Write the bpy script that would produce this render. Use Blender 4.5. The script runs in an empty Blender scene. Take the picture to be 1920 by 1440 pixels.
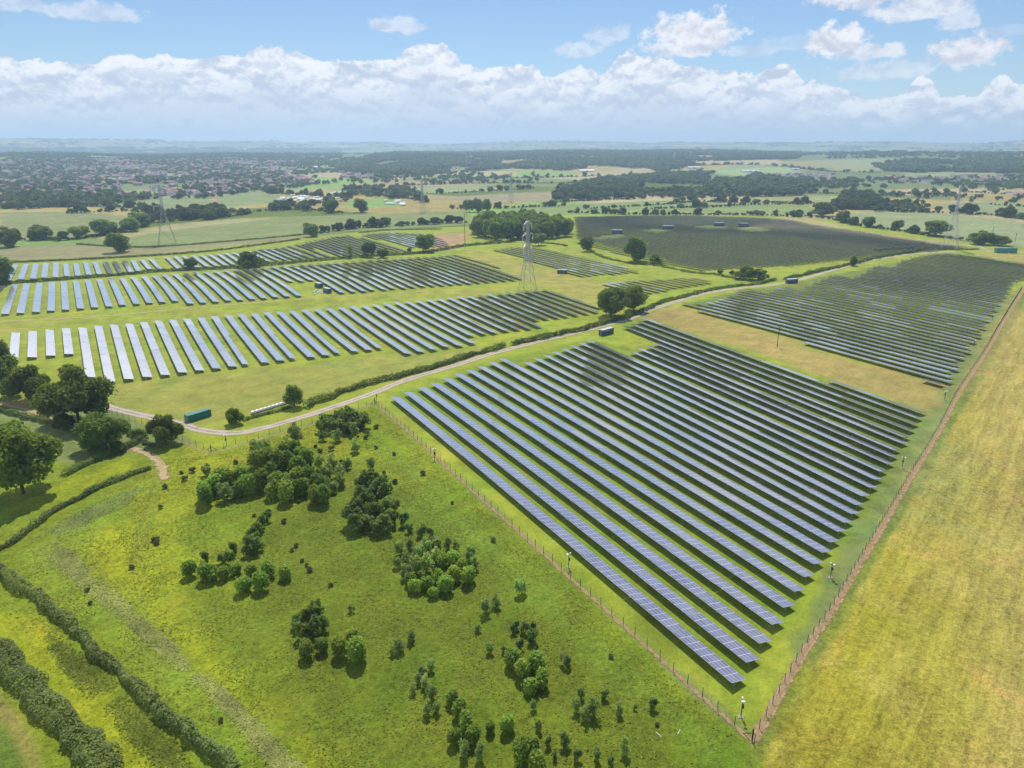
import bpy, bmesh, math, random
import numpy as np
from mathutils import Vector

# ------------------------------------------------------------------ camera
SC = bpy.context.scene
COL = SC.collection
F = 1356.0; CAMH = 100.0
PITCH = math.atan(450 / F); CP, SP = math.cos(PITCH), math.sin(PITCH)
cd = bpy.data.cameras.new("camera"); cam = bpy.data.objects.new("camera", cd); COL.objects.link(cam)
cd.sensor_width = 36.0; cd.lens = 36.0 * F / 1920
cd.clip_start = 1.0; cd.clip_end = 60000.0
cam.location = (0, 0, CAMH); cam.rotation_euler = (math.radians(90) - PITCH, 0, 0)
SC.camera = cam
# ------------------------------------------------------------------ colour
SC.view_settings.view_transform = 'Standard'; SC.view_settings.look = 'None'
SC.view_settings.gamma = 1; SC.view_settings.exposure = -0.08; SC.view_settings.use_curve_mapping = False
SC.cycles.volume_bounces = 1; SC.cycles.max_bounces = 6; SC.cycles.diffuse_bounces = 2
SC.cycles.glossy_bounces = 2; SC.cycles.transparent_max_bounces = 6; SC.cycles.transmission_bounces = 2
# ------------------------------------------------------------------ world: Nishita sky with a cumulus bank
SUN_EL, SUN_AZ = 58.0, -2.0          # azimuth from +Y towards +X
W = bpy.data.worlds.new("World"); SC.world = W; W.use_nodes = True
NT = W.node_tree; NT.nodes.clear()


class NB:
    """small node builder"""
    def __init__(s, nt): s.nt = nt
    def n(s, t, **k):
        o = s.nt.nodes.new(t)
        for a, b in k.items(): setattr(o, a, b)
        return o
    def put(s, sock, v):
        if isinstance(v, bpy.types.NodeSocket): s.nt.links.new(v, sock)
        elif v is not None: sock.default_value = v
    def m(s, op, a, b=None, c=None, clamp=False):
        o = s.n('ShaderNodeMath', operation=op); o.use_clamp = clamp
        s.put(o.inputs[0], a); s.put(o.inputs[1], b)
        if c is not None: s.put(o.inputs[2], c)
        return o.outputs[0]
    def mix(s, f, a, b, mode='MIX'):
        o = s.n('ShaderNodeMix', data_type='RGBA', blend_type=mode); o.clamp_factor = True
        s.put(o.inputs[0], f); s.put(o.inputs[6], a); s.put(o.inputs[7], b)
        return o.outputs[2]
    def noise(s, vec, scale, detail=4, rough=0.55, dist=0.0):
        o = s.n('ShaderNodeTexNoise'); s.put(o.inputs['Vector'], vec)
        o.inputs['Scale'].default_value = scale; o.inputs['Detail'].default_value = detail
        o.inputs['Roughness'].default_value = rough; o.inputs['Distortion'].default_value = dist
        return o.outputs[0]
    def mr(s, v, a, b, c=0.0, d=1.0, smooth=True):
        o = s.n('ShaderNodeMapRange'); o.interpolation_type = 'SMOOTHSTEP' if smooth else 'LINEAR'
        s.put(o.inputs[0], v)
        for i, q in enumerate((a, b, c, d)): s.put(o.inputs[1 + i], q)
        return o.outputs[0]
    def comb(s, x, y, z):
        o = s.n('ShaderNodeCombineXYZ'); s.put(o.inputs[0], x); s.put(o.inputs[1], y); s.put(o.inputs[2], z); return o.outputs[0]


def rgba(c): return (c[0], c[1], c[2], 1.0)
def px_el(y): return math.degrees(math.atan((720 - y) / F)) - math.degrees(PITCH)
def px_az(x, y=150): return math.degrees(math.atan(((x - 960) / F) / (CP - (y - 720) / F * SP)))


b = NB(NT)
sky = b.n('ShaderNodeTexSky', sky_type='NISHITA'); sky.sun_disc = False
sky.sun_elevation = math.radians(SUN_EL); sky.sun_rotation = math.radians(SUN_AZ)
sky.air_density = 1.0; sky.dust_density = 0.0; sky.ozone_density = 4.0; sky.altitude = 100
tc = b.n('ShaderNodeTexCoord'); sep = b.n('ShaderNodeSeparateXYZ'); NT.links.new(tc.outputs['Generated'], sep.inputs[0])
az = b.m('DEGREES', b.m('ARCTAN2', sep.outputs[0], sep.outputs[1])) if False else b.m('MULTIPLY', b.m('ARCTAN2', sep.outputs[0], sep.outputs[1]), 57.29578)
el = b.m('MULTIPLY', b.m('ARCSINE', sep.outputs[2]), 57.29578)
P = b.comb(az, b.m('MULTIPLY', el, 1.35), 3.0)
nA = b.noise(P, 0.42, 10, 0.56, 0.15)
Pup = b.comb(b.m('SUBTRACT', az, 0.05), b.m('MULTIPLY', b.m('ADD', el, 0.40), 1.35), 3.0)
nB = b.noise(Pup, 0.42, 10, 0.56, 0.15)
relief = b.m('SUBTRACT', nA, nB)
fc = b.n('ShaderNodeFloatCurve'); cv = fc.mapping.curves[0]
tops = [(0, 134), (150, 138), (250, 120), (400, 118), (530, 98), (620, 118), (720, 116), (760, 98), (805, 82), (860, 108), (910, 128),
        (985, 120), (1035, 145), (1080, 122), (1135, 140), (1155, 102), (1260, 118), (1430, 142), (1468, 124), (1500, 158), (1600, 172),
        (1655, 192), (1700, 178), (1725, 156), (1775, 190), (1840, 190), (1870, 162), (1920, 176)]
pts = [((px_az(x) + 90) / 180, px_el(y) / 10) for x, y in tops]
cv.points[0].location = (0, .5); cv.points[1].location = (1, .45)
for q in [(.15, .6), (.28, .45)] + pts + [(.72, .5), (.85, .62)]:
    cv.points.new(*q)
fc.mapping.update()
NT.links.new(b.m('DIVIDE', b.m('ADD', az, 90.0), 180.0), fc.inputs['Value'])
top = b.m('MULTIPLY', fc.outputs[0], 10.0)
ntop = b.noise(P, 1.1, 5, 0.6, 0.1)
edge = b.m('SUBTRACT', b.m('ADD', top, b.m('MULTIPLY', b.m('SUBTRACT', ntop, 0.5), 1.3)), el)   # degrees below the top
bank = b.mr(edge, -0.02, 0.10)
# lone clouds: x, y, rx, ry, strength
lone = [(1300, 72, 88, 36, 1.0), (1285, 95, 85, 22, 0.9), (1565, 98, 52, 30, 1.0), (1625, 115, 62, 18, .8), (1640, 8, 125, 38, .9), (1720, 45, 80, 26, .8),
        (1790, 70, 34, 20, .6), (1815, 125, 52, 30, 1.0), (1140, 70, 42, 20, .45), (1085, 96, 42, 18, .55), (740, 52, 52, 18, .55),
        (170, 55, 85, 17, .5), (10, 45, 60, 20, .45), (1890, 28, 40, 14, .4), (1410, 104, 50, 14, .4), (1660, 148, 85, 18, .55), (1480, 95, 60, 14, .25), (1880, 92, 30, 10, .2)]
lm = None
for (x, y, rx, ry, st) in lone:
    ax, ey = px_az(x, y), px_el(y); rax, rey = rx / 1356 * 57.3 * 1.05, ry / 1356 * 57.3 * 1.12
    dx = b.m('DIVIDE', b.m('SUBTRACT', az, ax), rax)
    dy = b.m('DIVIDE', b.m('SUBTRACT', el, ey), rey)
    dyb = b.m('MULTIPLY', b.m('MINIMUM', dy, 0.0), 1.5)
    dyy = b.m('ADD', b.m('MAXIMUM', dy, 0.0), dyb)
    d = b.m('SQRT', b.m('ADD', b.m('MULTIPLY', dx, dx), b.m('MULTIPLY', dyy, dyy)))
    v = b.m('MULTIPLY', b.mr(b.m('ADD', b.m('SUBTRACT', 1.0, d), b.m('MULTIPLY', b.m('SUBTRACT', ntop, 0.5), 1.7)), 0.0, 0.42), st)
    lm = v if lm is None else b.m('MAXIMUM', lm, v)
# bright clouds above the frame, added so the left panels reflect white
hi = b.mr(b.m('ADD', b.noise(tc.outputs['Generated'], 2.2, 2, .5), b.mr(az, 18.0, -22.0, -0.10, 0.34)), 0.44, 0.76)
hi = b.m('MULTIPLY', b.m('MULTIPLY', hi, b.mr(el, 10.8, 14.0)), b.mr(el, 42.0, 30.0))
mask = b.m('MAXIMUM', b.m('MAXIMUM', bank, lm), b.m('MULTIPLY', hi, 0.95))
shade = b.mr(b.m('ADD', b.m('MULTIPLY', relief, 3.6), 0.60), 0.15, 0.80)
patch = b.mr(b.noise(b.comb(b.m('MULTIPLY', az, .7), b.m('MULTIPLY', el, 1.9), 9.0), .55, 5, .6, .4), .47, .60)
depth = b.m('MAXIMUM', b.mr(edge, 0.9, 3.6), b.m('MULTIPLY', patch, b.mr(edge, .35, 1.1)))                                        # greyer lower in the bank
bw = b.m('MULTIPLY', shade, b.m('SUBTRACT', 1.0, b.m('MULTIPLY', depth, 0.66)))
ccol = b.mix(bw, rgba((0.60, 0.68, 0.82)), rgba((1.05, 1.06, 1.08)))
lcol = b.mix(b.mr(b.m('ADD', b.m('MULTIPLY', relief, 3.0), 0.62), 0.2, 0.9), rgba((0.68, 0.71, 0.82)), rgba((1.02, 1.02, 1.05)))
ccol = b.mix(b.m('MULTIPLY', b.m('SUBTRACT', 1.0, bank), 1.0), ccol, lcol)
ccol = b.mix(b.mr(el, 1.6, 0.0), ccol, rgba((0.74, 0.82, 0.93)))
bgS = b.n('ShaderNodeBackground'); NT.links.new(b.mix(1.0, sky.outputs[0], rgba((0.93, 1.0, 1.08)), 'MULTIPLY'), bgS.inputs[0]); bgS.inputs[1].default_value = 0.10
ccol = b.mix(b.mr(el, 10.5, 13.0), ccol, rgba((1.9, 1.9, 1.95)))  # cloud colour raised above the frame to brighten the panel reflections
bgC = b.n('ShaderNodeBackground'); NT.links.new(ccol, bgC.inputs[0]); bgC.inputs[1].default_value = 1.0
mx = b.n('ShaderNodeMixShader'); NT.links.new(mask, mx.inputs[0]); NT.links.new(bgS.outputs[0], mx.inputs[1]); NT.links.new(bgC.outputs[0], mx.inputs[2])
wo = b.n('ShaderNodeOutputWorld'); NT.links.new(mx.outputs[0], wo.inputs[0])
# ------------------------------------------------------------------ sun
sd = bpy.data.lights.new("sun", 'SUN'); sun = bpy.data.objects.new("sun", sd); COL.objects.link(sun)
sd.energy = 4.8; sd.angle = math.radians(0.5); sd.color = (1.0, 0.95, 0.86)
_a, _e = math.radians(SUN_AZ), math.radians(SUN_EL)
SUND = Vector((math.sin(_a) * math.cos(_e), math.cos(_a) * math.cos(_e), math.sin(_e)))
sun.rotation_euler = SUND.to_track_quat('Z', 'Y').to_euler(); sun.location = (0, 300, 600)

# ------------------------------------------------------------------ terrain
def sstep(a, b_, x):
    t = np.clip((x - a) / (b_ - a), 0, 1); return t * t * (3 - 2 * t)

BUMPS = [(0, 215, 90, 1.6), (-230, 505, 60, 2.6), (-120, 560, 75, 3.4), (230, 470, 80, 3.0), (330, 620, 90, -2.0), (-230, 690, 60, 2.0), (250, 820, 120, 5.0)]
def T(x, y):
    x = np.asarray(x, float); y = np.asarray(y, float)
    z = np.zeros(np.broadcast(x, y).shape)
    for (bx, by, sg, am) in BUMPS:
        z = z + am * np.exp(-((x - bx) ** 2 + (y - by) ** 2) / (2 * sg * sg))
    d = np.hypot(x, y); a = np.arctan2(x, np.maximum(y, 1.0))
    z = z + sstep(900, 1800, d) * (3 * np.sin(x / 310.) * np.cos(y / 260.))
    # mid ridge
    z = z + sstep(2350, 4600, d) * (46 + 7 * np.sin(a * 9 + 1) + 5 * np.sin(x / 420. + 2) * np.cos(y / 610.) + 4 * np.sin(a * 31)) * (0.75 + .35 * sstep(-.1, .5, a))
    z = z - sstep(5200, 7600, d) * 30
    hz = 150 - 46 * sstep(-.55, -.1, a) + 5 * np.sin(a * 17 + .6) + 5 * np.sin(a * 41 + 2) + 3 * np.sin(a * 97) + 9 * np.exp(-((a - .02) / .06) ** 2) + 8 * np.exp(-((a - .24) / .05) ** 2) + 10 * np.exp(-((a + .58) / .05) ** 2)
    z = z + sstep(8200, 12500, d) * hz + sstep(7000, 11500, d) * 8 * np.sin(x / 700.) * np.sin(y / 900.)
    return z

_t = np.concatenate([np.arange(60, 2600, 4.0), 2600 * 1.0025 ** np.arange(0, 780)])
def pg(x, y, h=0.0):
    """picture point (1920 x 1440) to the ground point it shows, h above ground"""
    X = (x - 960) / F; V = (y - 720) / F
    dx, dy, dz = X, CP - V * SP, -SP - V * CP
    z = CAMH + _t * dz - (T(_t * dx, _t * dy) + h)
    i = np.argmax(z < 0)
    if z[i] >= 0: i = len(_t) - 1; t = _t[i]
    elif i == 0: t = _t[0]
    else:
        f = z[i - 1] / (z[i - 1] - z[i]); t = _t[i - 1] + f * (_t[i] - _t[i - 1])
    return np.array([t * dx, t * dy])
def proj(x, y, z):
    x = np.asarray(x, float); y = np.asarray(y, float)
    w = y * CP - (z - CAMH) * SP; w = np.where(w < 1, 1, w)
    return 960 + F * x / w, 720 - F * (y * SP + (z - CAMH) * CP) / w
def ppm(x, y): return F / (math.hypot(x, y) * CP + CAMH * SP)      # photo pixels per metre

# ------------------------------------------------------------------ mesh helpers
def mesh_np(name, V, Q, mats, midx=None, uv=None, attrs=None, smooth=False):
    me = bpy.data.meshes.new(name)
    V = np.asarray(V, np.float32); Q = np.asarray(Q, np.int32); k = Q.shape[1]
    me.vertices.add(len(V)); me.vertices.foreach_set('co', V.ravel())
    me.loops.add(Q.size); me.loops.foreach_set('vertex_index', Q.ravel())
    me.polygons.add(len(Q)); me.polygons.foreach_set('loop_start', np.arange(0, Q.size, k, dtype=np.int32))
    me.polygons.foreach_set('loop_total', np.full(len(Q), k, np.int32))
    if midx is not None: me.polygons.foreach_set('material_index', np.asarray(midx, np.int32))
    me.polygons.foreach_set('use_smooth', np.full(len(Q), bool(smooth)))
    for m in mats: me.materials.append(m)
    if uv is not None:
        u = me.uv_layers.new(name='UVMap'); u.data.foreach_set('uv', np.asarray(uv, np.float32).ravel())
    if attrs:
        for an, (ty, dat) in attrs.items():
            a = me.attributes.new(an, ty, 'POINT')
            a.data.foreach_set('color' if ty == 'FLOAT_COLOR' else 'value', np.asarray(dat, np.float32).ravel())
    me.update(calc_edges=True); me.validate(); return me

def obj(name, me, parent=None, loc=None):
    o = bpy.data.objects.new(name, me); COL.objects.link(o)
    if parent is not None: o.parent = parent
    if loc is not None: o.location = loc
    return o
def tag(o, label, cat, group=None, kind=None):
    o['label'] = label; o['category'] = cat
    if group: o['group'] = group
    if kind: o['kind'] = kind
    return o
def empty(name, loc, label, cat, group=None, rz=0.0):
    o = bpy.data.objects.new(name, None); COL.objects.link(o); o.location = loc; o.rotation_euler = (0, 0, rz)
    o.empty_display_size = 0.5
    return tag(o, label, cat, group)
def struct(o): o['kind'] = 'structure'; return o

class MB:
    """collects boxes, bars and prisms into one mesh"""
    def __init__(s): s.v = []; s.f = []; s.mi = []
    def hexa(s, c8, mi=0):
        n = len(s.v); s.v += [tuple(q) for q in c8]
        for f in ((0, 3, 2, 1), (4, 5, 6, 7), (0, 1, 5, 4), (1, 2, 6, 5), (2, 3, 7, 6), (3, 0, 4, 7)):
            s.f.append(tuple(n + i for i in f)); s.mi.append(mi)
    def box(s, x0, x1, y0, y1, z0, z1, mi=0):
        s.hexa([(x0, y0, z0), (x1, y0, z0), (x1, y1, z0), (x0, y1, z0), (x0, y0, z1), (x1, y0, z1), (x1, y1, z1), (x0, y1, z1)], mi)
    def bar(s, a, c, r, r2=None, mi=0):
        a = Vector(a); c = Vector(c); d = (c - a)
        if d.length < 1e-6: return
        d.normalize(); u = d.cross(Vector((0, 0, 1)) if abs(d.z) < .9 else Vector((1, 0, 0))); u.normalize(); w = d.cross(u); r2 = r if r2 is None else r2
        q = [a + (u * i + w * j) * r for i, j in ((-1, -1), (1, -1), (1, 1), (-1, 1))] + [c + (u * i + w * j) * r2 for i, j in ((-1, -1), (1, -1), (1, 1), (-1, 1))]
        s.hexa(q, mi)
    def cyl(s, a, c, r, r2=None, n=8, mi=0):
        a = Vector(a); c = Vector(c); d = (c - a); d.normalize(); r2 = r if r2 is None else r2
        u = d.cross(Vector((0, 0, 1)) if abs(d.z) < .9 else Vector((1, 0, 0))); u.normalize(); w = d.cross(u)
        b0 = len(s.v)
        for q, rr in ((a, r), (c, r2)):
            for i in range(n):
                t = 2 * math.pi * i / n; s.v.append(tuple(q + (u * math.cos(t) + w * math.sin(t)) * rr))
        for i in range(n):
            j = (i + 1) % n; s.f.append((b0 + i, b0 + j, b0 + n + j, b0 + n + i)); s.mi.append(mi)
        s.f.append(tuple(b0 + n + i for i in range(n))); s.mi.append(mi)
        s.f.append(tuple(b0 + i for i in reversed(range(n)))); s.mi.append(mi)
    def build(s, name, mats, parent=None, loc=None, smooth=False):
        me = bpy.data.meshes.new(name); me.from_pydata(s.v, [], s.f)
        for m in (mats if isinstance(mats, (list, tuple)) else [mats]): me.materials.append(m)
        me.polygons.foreach_set('material_index', s.mi)
        me.update(); return obj(name, me, parent, loc)

_O1 = ['zeroth', 'first', 'second', 'third', 'fourth', 'fifth', 'sixth', 'seventh', 'eighth', 'ninth', 'tenth', 'eleventh', 'twelfth', 'thirteenth', 'fourteenth',
       'fifteenth', 'sixteenth', 'seventeenth', 'eighteenth', 'nineteenth']
_TN = ['', '', 'twent', 'thirt', 'fort', 'fift', 'sixt', 'sevent', 'eight', 'ninet']
def ordn(n):
    if n < 20: return _O1[n]
    if n >= 100: return 'hundred-and-' + ordn(n - 100) if n > 100 else 'hundredth'
    return _TN[n // 10] + ('ieth' if n % 10 == 0 else 'y-' + _O1[n % 10])

# ------------------------------------------------------------------ materials
def newmat(name):
    m = bpy.data.materials.new(name); m.use_nodes = True; m.node_tree.nodes.clear(); q = NB(m.node_tree)
    out = q.n('ShaderNodeOutputMaterial'); return m, q, out
def principled(q, out, col, rough, metal=0.0, normal=None, spec=0.5):
    p = q.n('ShaderNodeBsdfPrincipled'); q.put(p.inputs['Base Color'], col); q.put(p.inputs['Roughness'], rough)
    q.put(p.inputs['Metallic'], metal); p.inputs['Specular IOR Level'].default_value = spec
    if normal is not None: q.put(p.inputs['Normal'], normal)
    q.nt.links.new(p.outputs[0], out.inputs[0]); return p
def bumpn(q, h, strength, dist):
    o = q.n('ShaderNodeBump'); o.inputs['Strength'].default_value = strength; o.inputs['Distance'].default_value = dist; q.put(o.inputs['Height'], h); return o.outputs[0]
def pos(q): return q.n('ShaderNodeNewGeometry').outputs['Position']
def flat(name, c, rough=0.6, metal=0.0, var=0.15, scale=1.5):
    m, q, out = newmat(name); n = q.noise(pos(q), scale, 4, .6)
    f = q.mr(n, .3, .7, 1 - var, 1 + var); col = q.mix(1.0, rgba(c), q.comb(f, f, f), 'MULTIPLY')
    principled(q, out, col, rough, metal); return m

def foliage(name, c1, c2, trans=0.3, bright=0.5, dry=None):
    m, q, out = newmat(name)
    oi = q.n('ShaderNodeObjectInfo'); geo = q.n('ShaderNodeNewGeometry')
    n = q.noise(geo.outputs['Position'], 0.6, 3, .6); n2 = q.noise(geo.outputs['Position'], 4.0, 2, .6)
    f = q.m('ADD', q.m('MULTIPLY', q.mr(n, .3, .7), .5), q.m('MULTIPLY', q.mr(n2, .3, .7), .5))
    col = q.mix(f, rgba(c1), rgba(c2))
    n3 = q.mr(q.noise(geo.outputs['Position'], .045, 3, .75), .3, .7, .74, 1.28)
    r = q.m('MULTIPLY', n3, q.m('ADD', q.m('MULTIPLY', oi.outputs['Random'], bright), 1 - bright / 2))
    hs = q.n('ShaderNodeHueSaturation'); q.put(hs.inputs['Color'], col); q.put(hs.inputs['Value'], r)
    q.put(hs.inputs['Hue'], q.m('ADD', 0.485, q.m('MULTIPLY', q.m('FRACT', q.m('MULTIPLY', oi.outputs['Random'], 7.3)), .03)))
    d = q.n('ShaderNodeBsdfDiffuse'); q.put(d.inputs[0], hs.outputs[0])
    t = q.n('ShaderNodeBsdfTranslucent'); q.put(t.inputs[0], q.mix(1.0, hs.outputs[0], rgba((1.25, 1.35, .5)), 'MULTIPLY'))
    g = q.n('ShaderNodeBsdfGlossy'); q.put(g.inputs[0], rgba((.5, .55, .6))); g.inputs['Roughness'].default_value = .55
    mx = q.n('ShaderNodeMixShader'); mx.inputs[0].default_value = trans
    q.nt.links.new(d.outputs[0], mx.inputs[1]); q.nt.links.new(t.outputs[0], mx.inputs[2])
    m2 = q.n('ShaderNodeMixShader'); m2.inputs[0].default_value = .02
    q.nt.links.new(mx.outputs[0], m2.inputs[1]); q.nt.links.new(g.outputs[0], m2.inputs[2])
    q.nt.links.new(m2.outputs[0], out.inputs[0]); return m

M = {}
M['oak'] = foliage('oak_leaves', (.085, .135, .014), (.260, .325, .040), .46)
M['dark'] = foliage('dark_leaves', (.105, .165, .034), (.265, .340, .085), .58)
M['sap'] = foliage('sapling_leaves', (.130, .210, .018), (.310, .410, .055), .42)
M['wisp'] = foliage('willow_leaves', (.190, .250, .090), (.360, .450, .170), .60)
M['fir'] = foliage('conifer_leaves', (.120, .185, .070), (.260, .345, .120), .60)
M['shrub'] = foliage('shrub_leaves', (.075, .095, .022), (.150, .175, .045), .35)
M['hedge'] = foliage('hedge_leaves', (.075, .125, .014), (.180, .240, .034), .38)
M['bramble'] = foliage('bramble_leaves', (.085, .125, .026), (.240, .290, .080), .42)
M['grassblade'] = foliage('grass_blades', (.18, .23, .02), (.32, .35, .045), .4)
M['drygrass'] = foliage('dry_grass', (.30, .35, .09), (.46, .48, .17), .45)
M['farleaf'] = foliage('far_leaves', (.042, .074, .020), (.125, .172, .044), .35)
M['bark'] = flat('bark', (.09, .065, .045), .9)
M['steel'] = flat('galvanised_steel', (.42, .43, .45), .45, .6)
M['steeldark'] = flat('weathered_steel', (.10, .11, .12), .55, .3)
M['post'] = flat('fence_timber', (.085, .065, .05), .9)
M['black'] = flat('black_plastic', (.02, .02, .022), .5)
M['white'] = flat('white_paint', (.78, .78, .78), .5, 0, .06)
M['bale'] = flat('white_wrap', (.75, .75, .74), .35, 0, .08, .5)
M['green'] = flat('green_container_paint', (.018, .17, .15), .45, 0, .18, .7)
M['teal'] = flat('teal_paint', (.05, .22, .22), .5)
M['blue'] = flat('slate_blue_paint', (.045, .085, .14), .5, 0, .15)
M['roofgrey'] = flat('pale_roof_panel', (.50, .53, .58), .5, 0, .12)
M['brick'] = flat('house_brick', (.25, .18, .16), .9, 0, .2, .2)
M['render'] = flat('house_render', (.74, .68, .63), .9, 0, .15, .2)
M['tile'] = flat('roof_tile', (.26, .20, .22), .85, 0, .25, .2)
M['tilered'] = flat('red_roof_tile', (.42, .22, .19), .85, 0, .25, .2)
M['glass'] = flat('window_glass', (.03, .04, .05), .15)
M['stone'] = flat('concrete', (.30, .28, .24), .9)
M['ceramic'] = flat('insulator_glass', (.72, .76, .80), .25, 0, .05)

def mk_panel():
    m, q, out = newmat('solar_glass')
    uv = q.n('ShaderNodeUVMap'); sp = q.n('ShaderNodeSeparateXYZ'); q.nt.links.new(uv.outputs[0], sp.inputs[0])
    u, v = sp.outputs[0], sp.outputs[1]
    def line(c, per, w):
        f = q.m('PINGPONG', c, per / 2); return q.m('LESS_THAN', f, w)
    l1 = line(u, 2.1, .055); l2 = line(v, .975, .030)
    ln = q.m('MAXIMUM', l1, l2)
    fl = q.n('ShaderNodeVectorMath', operation='FLOOR')
    q.nt.links.new(q.comb(q.m('DIVIDE', u, 2.1), q.m('DIVIDE', v, .975), 0), fl.inputs[0])
    wn = q.n('ShaderNodeTexWhiteNoise', noise_dimensions='3D'); q.nt.links.new(fl.outputs[0], wn.inputs['Vector'])
    k = q.mr(wn.outputs['Value'], 0, 1, .78, 1.18, False)
    big = q.mr(q.noise(pos(q), .05, 3, .6), .3, .7, .85, 1.12)
    base = q.mix(1.0, rgba((.180, .168, .218)), q.comb(q.m('MULTIPLY', k, big), q.m('MULTIPLY', k, big), k), 'MULTIPLY')
    col = q.mix(ln, base, rgba((.62, .63, .68)))
    p = principled(q, out, col, .28, 0.0, None, 1.0)
    q.put(p.inputs['Roughness'], q.mr(q.noise(pos(q), .3, 3, .6), .3, .7, .16, .26))
    p.inputs['Coat Weight'].default_value = 1.0; p.inputs['Coat Roughness'].default_value = .08; p.inputs['Coat IOR'].default_value = 1.65
    return m
M['panel'] = mk_panel()
M['backsheet'] = flat('panel_backsheet', (.05, .055, .065), .7)
M['alu'] = flat('aluminium', (.55, .56, .58), .4, .5)

def mk_ground():
    m, q, out = newmat('ground_grass')
    at = q.n('ShaderNodeAttribute', attribute_name='Col'); ac = q.n('ShaderNodeAttribute', attribute_name='crop'); ar = q.n('ShaderNodeAttribute', attribute_name='rough')
    p = pos(q); crop = ac.outputs['Fac']; rough = ar.outputs['Fac']
    base = at.outputs['Color']
    vr = q.n('ShaderNodeVectorRotate', rotation_type='Z_AXIS'); q.put(vr.inputs['Vector'], p); vr.inputs['Angle'].default_value = math.radians(-52)
    mp = q.n('ShaderNodeMapping'); mp.inputs['Scale'].default_value = (.16, 1.5, 1); q.nt.links.new(vr.outputs[0], mp.inputs[0])
    nL = q.noise(p, .018, 4, .6, .3); nM = q.noise(p, .11, 4, .65, .4); nF = q.noise(p, .9, 4, .7); nS = q.noise(mp.outputs[0], .25, 4, .7, .5)
    nX = q.noise(p, 3.0, 3, .7)
    f = q.m('ADD', q.m('MULTIPLY', q.mr(nM, .25, .75, -1, 1, False), q.m('SUBTRACT', .30, q.m('MULTIPLY', crop, .18))), q.m('MULTIPLY', q.mr(nL, .25, .75, -1, 1, False), .16))
    f = q.m('ADD', f, q.m('MULTIPLY', q.mr(nF, .25, .75, -1, 1, False), q.m('ADD', .18, q.m('MULTIPLY', rough, .30))))
    f = q.m('ADD', f, q.m('MULTIPLY', q.mr(nX, .25, .75, -1, 1, False), q.m('ADD', .24, q.m('MULTIPLY', crop, .14))))
    f = q.m('ADD', f, q.m('MULTIPLY', q.m('MULTIPLY', q.mr(nS, .25, .75, -1, 1, False), crop), .36))
    f1 = q.m('ADD', 1.0, f)
    col = q.mix(1.0, base, q.comb(f1, f1, f1), 'MULTIPLY')
    # dry straw flecks and greener flecks
    dryf = q.m('MULTIPLY', q.mr(q.noise(p, .06, 5, .7, .8), .52, .70), q.m('ADD', .50, q.m('MULTIPLY', rough, -.10)))
    col = q.mix(dryf, col, q.mix(1.0, col, rgba((1.5, 1.05, 1.5)), 'MULTIPLY'))
    grf = q.m('MULTIPLY', q.m('SUBTRACT', 1.0, q.m('MULTIPLY', crop, .75)), q.mr(q.noise(p, .035, 5, .65, .5), .48, .66, 0, .7))
    col = q.mix(grf, col, q.mix(1.0, col, rgba((.66, .93, .70)), 'MULTIPLY'))
    h = q.m('ADD', q.m('MULTIPLY', nF, q.m('ADD', .35, q.m('MULTIPLY', rough, 1.2))), q.m('MULTIPLY', nX, .22))
    h = q.m('ADD', h, q.m('MULTIPLY', q.m('MULTIPLY', nS, crop), .9))
    principled(q, out, col, .95, 0, bumpn(q, h, .75, .55), .15)
    return m
M['ground'] = mk_ground()

def mk_track(name, c, verge=True):
    m, q, out = newmat(name); p = pos(q)
    uv = q.n('ShaderNodeUVMap'); sp = q.n('ShaderNodeSeparateXYZ'); q.nt.links.new(uv.outputs[0], sp.inputs[0])
    v = q.m('ABSOLUTE', sp.outputs[1])
    n = q.noise(p, .5, 4, .6); n2 = q.noise(p, 4.0, 3, .7)
    f = q.m('ADD', .82, q.m('ADD', q.m('MULTIPLY', n, .25), q.m('MULTIPLY', n2, .12)))
    col = q.mix(1.0, rgba(c), q.comb(f, f, f), 'MULTIPLY')
    wheel = q.mr(q.m('ABSOLUTE', q.m('SUBTRACT', v, .42)), .05, .22, .5, 0)
    col = q.mix(wheel, col, rgba((min(1, c[0] * 1.4), min(1, c[1] * 1.4), min(1, c[2] * 1.4))))
    n5 = q.noise(p, .22, 5, .7)
    if verge:
        col = q.mix(q.m('MULTIPLY', q.mr(v, .22, .06), q.mr(n5, .42, .6)), col, rgba((.22, .22, .09)))     # grassy middle
        col = q.mix(q.mr(n5, .52, .66, 0, .5), col, rgba((.30, .25, .18)))
    a = q.mr(q.m('ADD', v, q.m('ADD', q.m('MULTIPLY', q.m('SUBTRACT', n2, .5), .5), q.m('MULTIPLY', q.m('SUBTRACT', n5, .5), .9))), .70, .92, 1, 0)
    if not verge: a = q.mr(q.m('ADD', v, q.m('MULTIPLY', q.m('SUBTRACT', q.noise(p, .7, 4, .7), .5), 2.4)), .25, .75, 1, 0)
    pr = q.n('ShaderNodeBsdfPrincipled'); q.put(pr.inputs['Base Color'], col); pr.inputs['Roughness'].default_value = .95; pr.inputs['Specular IOR Level'].default_value = .2
    q.put(pr.inputs['Normal'], bumpn(q, n2, .4, .1))
    q.put(pr.inputs['Alpha'], a); q.nt.links.new(pr.outputs[0], out.inputs[0]); return m
M['track'] = mk_track('gravel_track', (.41, .34, .27))
M['dirt'] = mk_track('dirt_track', (.42, .31, .17), False)
M['soil'] = mk_track('bare_soil', (.33, .225, .12), False)

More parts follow.
